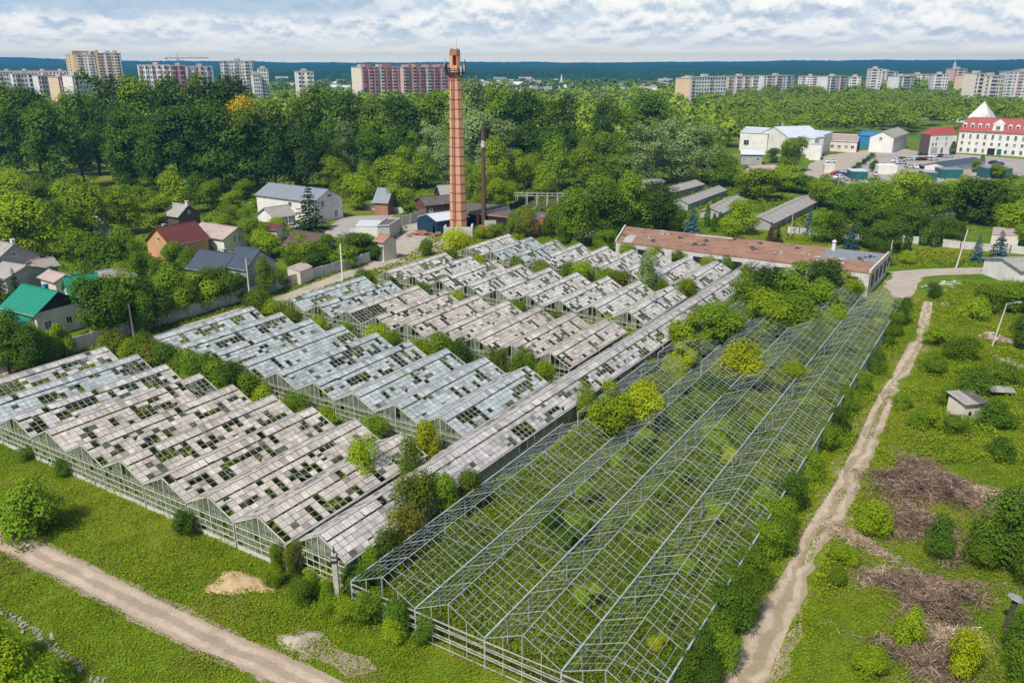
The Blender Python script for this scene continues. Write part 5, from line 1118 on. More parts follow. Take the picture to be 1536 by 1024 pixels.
g = G(1511, 946); h = HT(g.y, 897); e = empty('stump_post', g, 0, 'weathered tree stump post topped with a grey metal disc', 'post'); b = MB(); b.tube((-.22, 0, 0), (.0, 0, h * .55), .24, .21, 10); b.tube((.0, 0, h * .55), (.06, 0, h), .21, .20, 10); b.build('stump', M['bark'], e)
b = MB(); b.tube((.06, 0, h), (.08, .0, h + .07), .58, .56, 20); b.tube((.08, 0, h + .07), (.08, 0, h + .13), .40, .36, 20); b.tube((.08, 0, h + .13), (.08, 0, h + .2), .16, .14, 12); b.tube((.08, 0, h + .2), (.12, .05, h + .75), .03, n=5); b.build('disc', M['steel_dull'], e)
# little hut in the weeds
g = G(1458, 631); e = empty('hut', g, .25, 'small overgrown yellowish hut with a broken patched sheet roof', 'hut'); b = MB(); b.box(-1.4, 0, 0, 1.5, 2.6, 2.2); b.build('wall', M['cream'], e)
b = MB(); b.slab((-1.7, -.35, 2.35), (.2, -.35, 2.3), (.3, 3.0, 2.7), (-1.6, 3.0, 2.75), .06); b.build('roof', M['roof_asbestos'], e); b = MB(); b.slab((.24, -.3, 2.28), (2.0, -.2, 2.15), (1.9, 2.8, 2.55), (.34, 3.0, 2.68), .06); b.build('roof', M['roof_dark'], e); opening(e, -.55, -.03, 1.0, 0, .35, .45, 'hole')
b = MB(); b.slab((-1.6, -.8, .75), (1.5, -.9, .65), (1.7, .7, .95), (-1.3, .9, .9), .06); o = b.build('roof_sheet', M['roof_asbestos'], None); o.location = G(1500, 592); tag(o, 'fallen grey roof sheet lying in the weeds behind the hut', 'roof sheet')
# ------------------------------------------------------------------ trees one by one: kind, x, base y, top y, width (all as seen in the survey photograph), leaf
TONES = {'leaf_dark': 'dark green', 'leaf_mid': 'green', 'leaf_bright': 'bright green', 'leaf_yellow': 'yellow-green', 'leaf_silver': 'silvery green', 'leaf_gold': 'golden yellow', 'needle_green': 'dark', 'needle_blue': 'blue', 'leaf_red': 'dark red', 'ivy': 'olive'}
SHAPE = {'broad': ('leafy_tree', 'round-crowned leafy tree', 'tree'), 'tall': ('tall_tree', 'tall full-crowned tree', 'tree'), 'sparse': ('open_crowned_tree', 'tall thin-crowned tree', 'tree'), 'bush': ('bush', 'leafy bush', 'bush'), 'willow': ('willow_tree', 'broad billowing willow-like tree', 'tree'), 'conifer': ('spruce_tree', 'spruce', 'tree'), 'column': ('cypress_tree', 'narrow columnar evergreen', 'tree')}
def T(lst, where, group=None, bark='bark'):
    for q in lst:
        k, x, yb, yt, w, lm = q[:6]; nm, ds, ct = SHAPE[k]; ct = 'tree' if k != 'bush' else 'bush'
        lab = q[6] if len(q) > 6 else f'{TONES[lm]} {ds} {where}'
        tree_px(k, x, yb, yt, w, lm, nm, lab, ct, None if len(q) > 6 else (group or f'{TONES[lm]} {ds}s {where}')[:80], bark)
D_, Md, Br, Ye, Si, NG, NB = 'leaf_dark', 'leaf_mid', 'leaf_bright', 'leaf_yellow', 'leaf_silver', 'needle_green', 'needle_blue'
T([('tall', -20, 268, 128, 75, Md), ('tall', 28, 264, 129, 72, Md), ('tall', 62, 262, 133, 62, D_), ('tall', 122, 264, 138, 62, Md), ('sparse', 170, 266, 109, 62, D_, 'tallest thin-crowned dark tree with a bare trunk, left of centre in the tall belt'), ('tall', 150, 262, 140, 55, D_), ('tall', 222, 264, 117, 76, Md), ('tall', 268, 260, 116, 70, D_), ('tall', 312, 260, 114, 80, Md), ('tall', 350, 259, 115, 76, D_), ('broad', 377, 262, 146, 58, 'leaf_gold', 'tree with a golden yellow crown among the dark tall belt'), ('tall', 412, 262, 150, 58, Md), ('sparse', 442, 260, 130, 58, D_), ('tall', 470, 259, 132, 52, Md), ('sparse', 495, 259, 128, 56, D_), ('tall', 528, 258, 138, 56, D_), ('tall', 562, 257, 147, 62, Md), ('tall', 606, 257, 144, 64, D_), ('tall', 650, 256, 138, 52, Md), ('tall', 712, 253, 121, 60, Si), ('tall', 748, 252, 122, 56, Md), ('tall', 782, 251, 138, 62, D_), ('tall', 812, 250, 150, 50, Md), ('tall', 846, 250, 145, 50, D_), ('tall', 905, 250, 148, 46, D_), ('tall', 968, 248, 140, 62, D_), ('tall', 940, 250, 165, 44, Md), ('broad', 1008, 246, 168, 60, Md)], 'in the tall belt behind the village')
T([('sparse', 38, 284, 160, 54, D_), ('tall', 82, 286, 156, 66, D_), ('sparse', 128, 282, 166, 46, D_), ('sparse', 178, 284, 152, 50, D_), ('tall', 200, 290, 162, 66, D_), ('broad', 245, 292, 178, 70, D_), ('tall', 290, 291, 160, 74, D_), ('tall', 335, 290, 158, 80, D_), ('tall', 380, 289, 162, 78, D_), ('broad', 415, 288, 178, 66, D_), ('broad', 452, 286, 190, 62, D_), ('tall', 520, 276, 186, 42, Si, 'silvery poplar standing out pale against the dark belt'), ('broad', 490, 282, 200, 54, D_), ('broad', 556, 276, 198, 58, D_), ('broad', 598, 274, 196, 62, D_), ('willow', 655, 272, 190, 60, Si, 'silvery tree just left of the brick chimney'), ('broad', 628, 270, 200, 50, Md), ('tall', 716, 268, 168, 56, Si), ('tall', 752, 268, 180, 50, Si), ('broad', 788, 266, 190, 60, D_), ('broad', 830, 268, 192, 54, D_), ('broad', 868, 268, 196, 48, D_), ('broad', 910, 268, 198, 50, Md)], 'in the shaded front row of the tall belt')
T([('broad', 505, 296, 236, 46, Br), ('broad', 545, 300, 250, 44, Br), ('broad', 580, 290, 236, 60, Br), ('broad', 615, 284, 222, 60, Br), ('tall', 604, 318, 240, 46, Br, 'tall feathery bright birch beside the brick house'), ('broad', 537, 314, 262, 54, Br, 'full bright tree right of the big slate-roofed house'), ('broad', 640, 282, 232, 46, Md), ('broad', 742, 292, 208, 50, Br), ('broad', 775, 286, 226, 44, Br), ('broad', 705, 300, 246, 40, Br), ('broad', 800, 280, 232, 46, Br), ('broad', 838, 282, 208, 54, Md), ('broad', 880, 282, 220, 60, Br), ('broad', 925, 276, 222, 52, Md), ('willow', 965, 280, 182, 76, Si, 'large pale willow left of the long sheds'), ('willow', 1010, 276, 180, 80, Si, 'widest pale willow above the long sheds'), ('willow', 1052, 276, 186, 66, Si, 'pale willow nearest the white factory'), ('broad', 1080, 280, 232, 56, Md), ], 'in the lighter growth before the tall belt')
T([('broad', 720, 318, 276, 44, Br), ('broad', 752, 316, 268, 42, Br), ('broad', 740, 300, 250, 40, Br), ('broad', 818, 296, 246, 42, Br), ('bush', 700, 328, 300, 40, Br), ('bush', 780, 340, 312, 34, Br), ('bush', 860, 322, 286, 44, Md), ('bush', 760, 300, 272, 40, Br)], 'in the overgrown allotment behind the chimney')
# dark clump left of the derelict block
T([('broad', 862, 368, 282, 66, Md), ('broad', 905, 362, 272, 74, D_), ('broad', 950, 354, 268, 80, Md), ('broad', 985, 352, 276, 62, D_), ('broad', 900, 342, 264, 62, Md), ('broad', 938, 336, 262, 70, Br), ('broad', 845, 356, 300, 40, Md), ('broad', 1005, 350, 300, 50, Md), ('bush', 905, 378, 344, 40, Md, 'dense round bush at the left end of the derelict block'), ('bush', 1030, 348, 318, 44, Br), ('bush', 938, 384, 352, 34, 'ivy', 'clipped-looking ivy bush against the wall of the derelict block')], 'in the clump between the ruin and the derelict block')
# village gardens
T([('broad', 48, 392, 292, 106, Br, 'very broad bright tree behind the old grey house'), ('broad', 8, 372, 296, 70, Br), ('broad', 95, 372, 300, 70, Md), ('broad', 140, 360, 276, 66, Br), ('broad', 185, 352, 280, 62, Br), ('broad', 110, 330, 270, 60, Br), ('broad', 60, 318, 262, 70, Md), ('broad', 20, 312, 258, 66, Br), ('broad', 240, 336, 296, 54, Br), ('broad', 268, 322, 254, 56, Br), ('broad', 170, 320, 282, 50, Md), ('broad', 215, 318, 280, 50, Md), ('broad', 320, 316, 270, 40, Md), ('broad', 350, 322, 288, 38, Br), ('broad', 300, 306, 262, 44, D_), ('broad', 368, 300, 270, 40, Md), ('bush', 372, 340, 312, 30, Md), ('bush', 345, 330, 308, 32, Br)], 'in the back gardens of the village')
T([('broad', 130, 420, 345, 66, Md), ('broad', 165, 424, 352, 60, D_), ('broad', 190, 400, 340, 50, Md), ('broad', 205, 428, 366, 44, Md), ('bush', 195, 430, 392, 40, Br), ('broad', 262, 408, 364, 40, Md), ('broad', 288, 408, 372, 34, Md), ('broad', 340, 360, 322, 40, Md), ('broad', 240, 448, 392, 44, D_), ('broad', 385, 372, 328, 44, Md), ('broad', 400, 386, 346, 50, Br), ('broad', 372, 366, 336, 40, Md), ('broad', 420, 356, 326, 36, Br), ('broad', 450, 408, 352, 46, Br), ('broad', 440, 412, 366, 30, Md)], 'between the houses of the village')
T([('broad', 15, 560, 478, 66, D_), ('broad', 60, 552, 488, 56, Md), ('broad', 48, 564, 490, 58, D_), ('broad', 98, 538, 486, 50, Br), ('broad', 160, 510, 416, 78, D_, 'large dark bushy tree right of the green-roofed houses'), ('broad', 188, 498, 412, 80, Md), ('broad', 228, 488, 420, 70, D_), ('broad', 262, 478, 404, 64, Md), ('broad', 300, 466, 412, 72, Br), ('broad', 332, 458, 402, 64, Md), ('broad', 350, 452, 410, 54, D_), ('broad', 400, 442, 386, 34, Md, 'slim tree against the pale gable of the grey house'), ('broad', 215, 500, 440, 48, D_), ('broad', 495, 398, 352, 56, Md), ('broad', 535, 388, 348, 56, Md), ('broad', 470, 408, 372, 48, D_), ('broad', 515, 402, 368, 48, Md), ('broad', 555, 384, 352, 46, Md), ('broad', 560, 390, 362, 34, D_), ('bush', 575, 386, 366, 30, Md), ('bush', 420, 432, 404, 34, Md), ('broad', 18, 520, 466, 46, D_)], 'inside the concrete fence')
T([('conifer', 466, 346, 276, 58, NG, 'big dark spruce in front of the large white house'), ('conifer', 28, 455, 400, 26, NG, 'small dark spruce before the old grey house'), ('conifer', 5, 462, 400, 40, NG, 'dark spruce at the left edge beside the green roof'), ('conifer', 1037, 356, 307, 34, NB, 'blue spruce just behind the derelict block'), ('conifer', 1212, 352, 308, 26, NB, 'blue spruce at the end of the longest shed'), ('conifer', 1276, 374, 334, 30, NB, 'blue spruce above the right part of the derelict block'), ('conifer', 1464, 392, 350, 26, NB, 'left blue spruce of the pair on the lawn by the right edge'), ('conifer', 1496, 394, 344, 40, NB, 'right and larger blue spruce of the pair on the lawn'), ('conifer', 1155, 366, 332, 22, 'leaf_red', 'dark red conical tree right of the path behind the block'), ('conifer', 1166, 364, 336, 20, 'leaf_red', 'second dark red conical tree, close beside the first')], '', None)
T([('column', 1060, 340, 306, 10, D_), ('column', 1070, 348, 320, 9, D_), ('column', 1079, 342, 318, 9, D_), ('column', 1345, 374, 340, 14, D_), ('column', 1360, 376, 342, 14, D_), ('column', 1385, 368, 340, 16, D_), ('column', 1402, 370, 326, 20, D_), ('column', 1440, 368, 336, 14, D_), ('column', 1472, 250, 232, 8, D_), ('column', 1428, 232, 212, 10, D_, 'dark conical evergreen at the inner corner of the hotel')], 'by the paths behind the derelict block')
T([('broad', 1112, 350, 300, 56, Br), ('broad', 1100, 362, 318, 44, Br), ('broad', 1140, 300, 252, 64, Br), ('broad', 1175, 288, 250, 60, Br), ('broad', 1200, 290, 262, 50, D_), ('broad', 1120, 292, 262, 50, Br), ('broad', 1230, 310, 262, 50, Br), ('broad', 1185, 258, 206, 44, Md, 'leafy tree in front of the white factory hall'), ('broad', 1158, 244, 222, 26, D_), ('broad', 1230, 362, 316, 44, Md), ('broad', 1255, 366, 318, 46, Md), ('broad', 1300, 372, 322, 56, D_), ('broad', 1325, 380, 332, 50, D_), ('broad', 1285, 336, 290, 60, D_), ('broad', 1322, 328, 274, 62, Md), ('broad', 1352, 314, 256, 74, Br), ('broad', 1300, 310, 266, 60, Md), ('broad', 1262, 318, 276, 54, Md), ('broad', 1396, 332, 276, 56, Md), ('broad', 1420, 322, 272, 54, Br), ('broad', 1465, 336, 268, 92, D_, 'very broad dark tree on the right above the blue spruces'), ('broad', 1505, 316, 262, 56, Md), ('broad', 1520, 360, 300, 60, Br), ('broad', 1540, 330, 268, 56, Md), ('broad', 1440, 300, 262, 44, Br), ('broad', 1380, 296, 262, 40, Br), ('broad', 1535, 372, 330, 40, Md), ('broad', 1350, 352, 306, 50, Md), ('broad', 1375, 356, 318, 40, D_), ('broad', 1420, 356, 322, 40, Md), ('broad', 1250, 290, 270, 36, D_), ('bush', 1325, 398, 368, 30, D_), ('bush', 1312, 386, 356, 36, D_), ('bush', 1240, 348, 326, 34, Br), ('bush', 1200, 372, 352, 26, Br), ('bush', 1300, 400, 380, 30, Md), ('bush', 1360, 396, 376, 24, Br), ('broad', 1495, 268, 246, 26, Br), ('broad', 1460, 258, 240, 20, Br), ('broad', 1310, 258, 240, 16, D_)], 'among the sheds and gardens on the right')
T([('bush', x, y, y - 9, 10, D_) for x, y in [(1274, 262), (1281, 257), (1288, 252), (1295, 247), (1302, 242), (1308, 238)]], 'in the clipped hedge beside the works lawn', 'clipped hedge bushes by the works lawn')
# ------------------------------------------------------------------ growth inside and around the stripped frames
T([('broad', 905, 662, 574, 74, Br, 'bright bushy tree pushing out of the frames beside the corridor house'), ('broad', 958, 650, 580, 76, Ye, 'yellow-green tree next to it, among the frames'), ('bush', 880, 636, 580, 40, Br), ('broad', 1110, 580, 514, 86, Ye, 'broad yellow-green tree in the middle of the frames'), ('broad', 1185, 590, 542, 48, Br, 'small bright tree growing through the third frame'), ('broad', 1022, 560, 518, 50, Ye), ('bush', 1017, 590, 556, 38, Br), ('broad', 1108, 512, 486, 28, Br), ('broad', 930, 560, 540, 30, Br), ('bush', 965, 556, 535, 40, Br)], 'between the bare frames')
T([('broad', 1040, 540, 470, 72, Br), ('broad', 1078, 520, 456, 76, Md), ('broad', 1020, 528, 486, 50, Br), ('broad', 1115, 480, 412, 64, Md), ('broad', 1150, 470, 402, 70, D_), ('broad', 1190, 470, 392, 76, Md), ('broad', 1225, 462, 388, 56, D_), ('broad', 1150, 505, 436, 74, Br), ('broad', 1195, 508, 440, 70, Md), ('broad', 1230, 486, 420, 58, Md), ('broad', 1262, 460, 408, 46, Br), ('broad', 1060, 500, 460, 40, D_), ('broad', 1250, 436, 398, 36, D_), ('broad', 1120, 440, 396, 40, Md), ('bush', 1280, 452, 424, 34, Br), ('bush', 1245, 500, 462, 40, Br)], 'in the thicket between the frames and the derelict block')
GAPR = random.Random(77)
def ingap(a, lst, where):
    for c, h, w, lm, *lab in lst:
        nm, ds, ct = SHAPE['bush']; plant('bush', PK(c, a + GAPR.uniform(-.8, .8)), w, h, lm, nm, lab[0] if lab else f'{TONES[lm]} {ds} {where}', 'bush', None if lab else f'{TONES[lm]} bushes {where}')
ingap(59.6, [(-102, 4.6, 4.6, Md), (-99.5, 5.6, 4.8, 'ivy'), (-97, 4.6, 4.2, Br), (-94.5, 5.9, 4.6, Md), (-92, 5.2, 4.4, 'ivy'), (-89.5, 5.7, 4.6, D_), (-87, 4.8, 4.2, Md), (-84.5, 5.4, 4.4, Br), (-82, 5.8, 4.6, D_), (-79.5, 5.3, 4.4, Md), (-77, 5.5, 4.4, D_), (-74.5, 4.4, 4.0, Md), (-71, 3.9, 3.4, Br), (-67, 3.4, 3.4, Md), (-61, 3.2, 3.0, Br), (-55, 3.4, 3.0, Md), (-47.5, 4.9, 3.2, Ye, 'bright yellow-green bush at the right end of the gap behind the front block')], 'in the gap behind the front block')
ingap(82.8, [(-100, 5.6, 5.0, 'ivy'), (-97, 6.0, 4.8, Md), (-94, 5.0, 4.4, Br), (-90.5, 4.2, 4.0, 'ivy'), (-86, 3.6, 3.4, Br), (-80, 3.6, 3.4, Md), (-74, 4.5, 4.2, Br), (-71.5, 3.9, 3.6, Md), (-66, 3.8, 3.4, Br), (-62.5, 5.3, 4.4, Md), (-60, 4.8, 4.2, D_), (-54, 4.4, 3.8, 'ivy'), (-50.5, 4.9, 4.0, Md), (-46.5, 4.4, 3.4, Br)], 'in the gap behind the second block')
ingap(105.2, [(-97, 4.6, 4.4, Md), (-91, 3.8, 3.6, 'ivy'), (-84, 3.9, 3.4, Md), (-77, 3.3, 3.2, Br), (-65, 3.6, 3.4, Md), (-58, 3.2, 3.0, 'ivy'), (-49, 3.8, 3.2, Br)], 'in the gap behind the middle block')
ingap(128.2, [(-94, 4.2, 4.0, Md), (-88, 3.6, 3.4, Br), (-79, 4.2, 3.8, 'ivy'), (-73, 4.6, 4.2, Br), (-68, 5.0, 4.6, Md), (-65, 5.4, 5.0, Br), (-60.5, 4.8, 4.6, Md), (-57.5, 5.0, 4.4, 'ivy'), (-53, 8.6, 4.4, Si, 'pale feathery sapling standing above the rear greenhouses'), (-49.5, 4.6, 4.0, Md), (-45.5, 4.8, 3.6, Br)], 'in the gap before the rearmost block')
ingap(150.4, [(-93, 3.6, 3.6, Br), (-86, 3.2, 3.6, Md), (-79, 3.4, 3.6, Br), (-72, 4.4, 3.8, Md), (-66, 4.6, 4.0, Br), (-60.5, 4.6, 4.2, Br), (-55, 4.4, 4.0, Md), (-49.5, 4.2, 3.8, Br), (-45.5, 4.4, 3.6, Md)], 'behind the rearmost greenhouses')
T([('bush', 682, 388, 344, 52, Ye, 'bright yellow-green bush at the foot of the chimney'), ('bush', 640, 384, 360, 24, Md), ('bush', 790, 356, 316, 44, 'ivy'), ('bush', 772, 352, 322, 30, Md), ('bush', 826, 354, 318, 36, 'ivy'), ('bush', 745, 358, 336, 34, Br), ('bush', 848, 366, 330, 30, D_), ('bush', 720, 358, 340, 24, Br)], 'round the foot of the chimney and the ruin')
for c, a, h, w, lm, lab in [(-54, 50.5, 6.6, 3.8, Br, 'young bright tree breaking through the roof edge of the last front house'), (-50.4, 53.5, 6.2, 3.0, Md, 'feathery sapling beside it at the end of the last front house')]: plant('bush', PK(c + 5.6, a), w, h, lm, 'sapling', lab, 'tree')
for i, (c, a, h, w, lm, lab) in enumerate([(-40.2, 48.6, 5.7, 4.6, 'ivy', 'largest round mound of ivy spilling over the corridor roof'), (-39.2, 51.4, 5.0, 3.4, Md, 'green creeper mound just behind the largest ivy mound'), (-38.9, 45.6, 4.7, 3.6, 'ivy', 'ivy curtain hanging down the corridor wall below the mound'), (-38.6, 43.0, 4.0, 3.2, 'ivy', 'olive ivy bush against the corridor wall, second from the corner post'), (-38.4, 40.6, 3.6, 2.8, Md, 'green bush against the corridor wall nearest the corner post'), (-38.2, 38.6, 3.0, 2.6, D_, 'dark bush right beside the corner post'), (-38.4, 54.4, 4.2, 2.8, 'ivy', 'rearmost ivy bush of the overgrown corridor wall'), (-44.6, 38.2, 3.2, 1.7, 'ivy', 'ivy-clad stump at the front gable of the corridor'), (-46.4, 38.0, 2.6, 1.6, Md, 'small green bush left of the ivy-clad stump')]): plant('bush', PK(c, a), w, h, lm, 'ivy_mound' if lm == 'ivy' else 'bush', lab, 'ivy' if lm == 'ivy' else 'bush')
T([('bush', 495, 920, 868, 30, Md), ('bush', 560, 935, 888, 56, Md), ('bush', 600, 950, 896, 46, D_), ('bush', 520, 930, 896, 40, Br), ('bush', 640, 962, 920, 44, D_), ('bush', 590, 960, 926, 40, Br), ('bush', 450, 905, 870, 44, Md), ('bush', 410, 880, 850, 36, Br), ('bush', 470, 892, 856, 30, Md)], 'along the front of the frames')
T([('bush', 280, 802, 764, 40, D_, 'round dark bush against the front wall of the front block'), ('bush', 50, 800, 722, 104, Md, 'large spreading bush by the dirt road at the left edge'), ('bush', 30, 790, 742, 60, Br, 'brighter bush beside the large one at the left edge'), ('bush', 95, 714, 690, 30, D_, 'small dark bush at the glass wall near the left edge'), ('bush', 40, 690, 672, 26, D_, 'small dark bush at the glass wall, leftmost')], '')
T([('bush', 20, 1060, 955, 120, Br), ('bush', 80, 1090, 1000, 110, Md), ('bush', -10, 1010, 940, 70, Br)], 'at the lower left corner')
patch('garden_plot', px([(925, 300), (1010, 268), (1030, 272), (945, 306)]), .008, M['earth'], ragged=.5)
patch('garden_plot', px([(985, 318), (1085, 282), (1100, 286), (1005, 326)]), .008, M['earth'], ragged=.5)
patch('garden_plot', px([(770, 322), (800, 296), (850, 296), (840, 322)]), .008, M['earth'], ragged=.5)
side = [(1350, 488, 446, 30), (1340, 505, 466, 26), (1330, 520, 488, 26), (1312, 560, 520, 32), (1290, 590, 556, 34), (1270, 620, 580, 36), (1256, 650, 610, 38), (1240, 676, 636, 40), (1215, 720, 676, 44), (1190, 770, 712, 52), (1165, 800, 744, 56), (1150, 836, 780, 58), (1170, 826, 780, 50), (1125, 880, 822, 60), (1100, 900, 846, 50), (1095, 944, 880, 70), (1120, 930, 876, 56), (1070, 968, 916, 60), (1050, 1010, 948, 66), (1085, 1000, 946, 60), (1020, 1036, 984, 64), (1060, 1046, 996, 60)]
T([('bush', x, yb, yt, w, Md if i % 3 else D_) for i, (x, yb, yt, w) in enumerate(side)], 'along the right-hand wall of the frames', 'bushes along the right-hand wall of the frames')
T([('bush', 1310, 806, 752, 50, Br, 'bright bush between the brush heaps and the track'), ('bush', 1405, 838, 770, 46, D_, 'upright dark bush below the largest brush heap'), ('broad', 1500, 850, 738, 92, D_, 'large dark bushy tree near the right edge of the meadow'), ('broad', 1535, 880, 780, 60, Md), ('bush', 1470, 850, 800, 60, Md), ('bush', 1440, 1012, 942, 62, Ye, 'low bright bush right of the lowest brush heap'), ('bush', 1362, 970, 914, 52, Br, 'leafy bush growing out of the tangled brush heap'), ('bush', 1535, 990, 920, 60, D_), ('bush', 1530, 1030, 960, 60, Md), ('bush', 1255, 876, 852, 34, Md), ('bush', 1270, 842, 820, 46, Br), ('bush', 1490, 640, 600, 56, D_, 'ivy bush swallowing the right side of the hut'), ('bush', 1420, 612, 584, 40, Md), ('bush', 1460, 590, 556, 60, D_), ('bush', 1500, 580, 545, 60, Md), ('bush', 1400, 640, 612, 44, Br), ('bush', 1380, 640, 612, 40, Md), ('bush', 1430, 650, 622, 40, Md), ('bush', 1520, 470, 420, 60, Md), ('bush', 1480, 470, 426, 50, Md), ('bush', 1530, 520, 470, 46, D_), ('bush', 1460, 480, 446, 50, Br), ('bush', 1410, 520, 490, 50, Br), ('bush', 1440, 540, 506, 54, Md), ('bush', 1400, 560, 534, 46, Md), ('bush', 1350, 612, 590, 36, Md), ('bush', 1500, 690, 655, 46, D_), ('bush', 1300, 1010, 975, 60, Br), ('bush', 1400, 450, 424, 24, D_)], 'in the rough meadow on the right')

# ------------------------------------------------------------------ far wood: the rest of the trees as one mass
def woodland(name, n, zones, skip, hrange, leaves, seed, mat, label):
    r = np.random.default_rng(seed); V = []; Fs = []; off = 0
    A_ = np.concatenate([np.array(z) for z in zones]); lo = A_.min(0); hi = A_.max(0)
    x = r.uniform(lo[0], hi[0], n * 12); y = r.uniform(lo[1], hi[1], n * 12); k = np.zeros(len(x), bool)
    for z in zones: k |= inside(x, y, z)
    for z in skip: k &= ~inside(x, y, z)
    x, y = x[k][:n], y[k][:n]; nt_ = len(x); h = r.uniform(*hrange, nt_) * (.7 + .6 * vnoise(x + 500, y, 60, seed)); w = h * r.uniform(.8, 1.2, nt_)
    lob = 9; c = sphere_dirs(nt_ * lob, r).reshape(nt_, lob, 3) * r.uniform(.3, .8, (nt_, lob, 1)); lr = r.uniform(.22, .36, (nt_, lob))
    li = r.integers(0, lob, (nt_, leaves)); d = sphere_dirs(nt_ * leaves, r).reshape(nt_, leaves, 3); d[..., 2] = np.where(r.random((nt_, leaves)) < .75, np.abs(d[..., 2]), d[..., 2])
    ii = np.arange(nt_)[:, None]; Cn = c[ii, li] * .34; q = Cn + d * (lr[ii, li] * r.uniform(.8, 1.05, (nt_, leaves)))[..., None]
    C = np.stack([x[:, None] + q[..., 0] * w[:, None], y[:, None] + q[..., 1] * w[:, None], h[:, None] * (.56 + q[..., 2] * .78)], 2).reshape(-1, 3)
    Nn = (d * .9 + np.array([0, 0, .35])).reshape(-1, 3) + r.normal(size=(nt_ * leaves, 3)) * .35
    sz = np.repeat(w * (1.9 / math.sqrt(leaves)), leaves); t = np.cross(Nn, r.normal(size=Nn.shape)); t /= np.linalg.norm(t, axis=1, keepdims=True); Nn /= np.linalg.norm(Nn, axis=1, keepdims=True); b = np.cross(Nn, t); sz = (sz * r.uniform(.6, 1.2, len(sz)))[:, None] * .5
    V = np.stack([C - t * sz, C - b * sz, C + t * sz, C + b * sz], 1).reshape(-1, 3); V[:, 2] = np.maximum(V[:, 2], .02)
    me = np_mesh(name, V, np.arange(len(V)).reshape(-1, 4)); me.materials.append(M[mat]); o = bpy.data.objects.new(name, me); COL.objects.link(o); tag(o, label, 'wood', None, 'stuff')
M['wood_leaf'] = leaf('wood_leaf', (.045, .120, .008), (.115, .225, .010), (.225, .330, .016), .2, .05, .3)
M['far_leaf'] = leaf('far_leaf', (.022, .068, .010), (.070, .150, .014), (.150, .235, .024), .15, .02, .2)
def wz(pts): return [tuple(G(x, y).xy) for x, y in pts]
hotel_zone = wz([(1090, 300), (1100, 212), (1250, 205), (1360, 205), (1390, 195), (1600, 195), (1600, 290), (1300, 300)])
town = wz([(1020, 132.5), (1020, 146), (1100, 147), (1100, 132.5)])
woodland('wood', 1150, [wz([(1060, 262), (1040, 146), (1600, 146), (1640, 232), (1440, 200), (1370, 200), (1330, 214), (1250, 204), (1100, 214)])], [hotel_zone], (9, 15), 430, 21, 'wood_leaf', 'dense green wood between the factory and the right-hand skyline blocks')
woodland('wood', 260, [wz([(1080, 152), (1080, 141), (1620, 141), (1620, 152)])], [], (13, 21), 240, 27, 'wood_leaf', 'taller trees breaking the row of blocks on the right skyline')
woodland('wood', 1300, [wz([(-60, 250), (-60, 150), (1060, 150), (1090, 225), (900, 236), (400, 240)])], [], (9, 17), 150, 22, 'wood_leaf', 'trees filling the ground behind the tall belt')
woodland('wood', 2400, [[(-820, 780), (1000, 780), (1600, 1500), (-1400, 1500)]], [], (9, 15), 70, 23, 'far_leaf', 'scattered far trees among the houses and apartment blocks')
# far forest to the horizon: a rolling canopy
def forest():
    na, nr = 760, 96; a = np.linspace(R(-40), R(40), na); d = 1500 * (6500 / 1500) ** np.linspace(0, 1, nr)
    Aa, Dd = np.meshgrid(a, d); X = np.sin(Aa) * Dd; Y = np.cos(Aa) * Dd; r = np.random.default_rng(3)
    edge = np.clip((Dd - 1500 - 700 * vnoise(X + 9e3, Y, 420, 4)) / 60, 0, 1)
    rise = np.clip((Dd - 2300) / 4200, 0, 1) ** 1.2 * (18 + 28 * (np.abs(Aa) / R(32)) ** 2.0) + np.clip((Dd - 2000) / 6000, 0, 1) * 24 * (vnoise(X + 2e4, Y, 1100, 6) - .45) + np.clip((Dd - 2000) / 6000, 0, 1) * 10 * (vnoise(X + 3e4, Y, 260, 8) - .5)
    Z = edge * (13 + 5 * vnoise(X + 1e4, Y, 130, 5) + r.uniform(-2.6, 2.6, X.shape)) + rise - 1.0 * (edge == 0) * 0
    Z = np.where(edge > 0, Z, rise * .2 - .6)
    X = X + r.uniform(-3, 3, X.shape); V = np.stack([X, Y, Z], 2).reshape(-1, 3); q = np.arange(na * nr).reshape(nr, na); Fq = np.stack([q[:-1, :-1], q[1:, :-1], q[1:, 1:], q[:-1, 1:]], 2).reshape(-1, 4)
    me = np_mesh('far_forest', V, Fq[:, ::-1]); m, nt, N, L, B = nodes('far_forest'); g = N.new('ShaderNodeNewGeometry')
    n1 = noise(N, L, .0022, 5, .6, g.outputs['Position']); n2 = noise(N, L, .05, 4, .7, g.outputs['Position']); rp_ = ramp(N, [(.35, (.014, .040, .014)), (.6, (.024, .062, .018)), (.72, (.05, .095, .025))]); L.new(n1.outputs['Fac'], rp_.inputs['Fac']); r2 = ramp(N, [(.3, (.6, .6, .6)), (.7, (1.4, 1.4, 1.4))]); L.new(n2.outputs['Fac'], r2.inputs['Fac'])
    L.new(mixc(N, L, 1, rp_.outputs['Color'], r2.outputs['Color'], 'MULTIPLY'), B.inputs['Base Color']); B.inputs['Roughness'].default_value = .95; B.inputs['Specular IOR Level'].default_value = .05
    me.materials.append(m); o = bpy.data.objects.new('far_forest', me); COL.objects.link(o); tag(o, 'blue-green forest stretching to the horizon', 'forest', None, 'stuff')
forest()
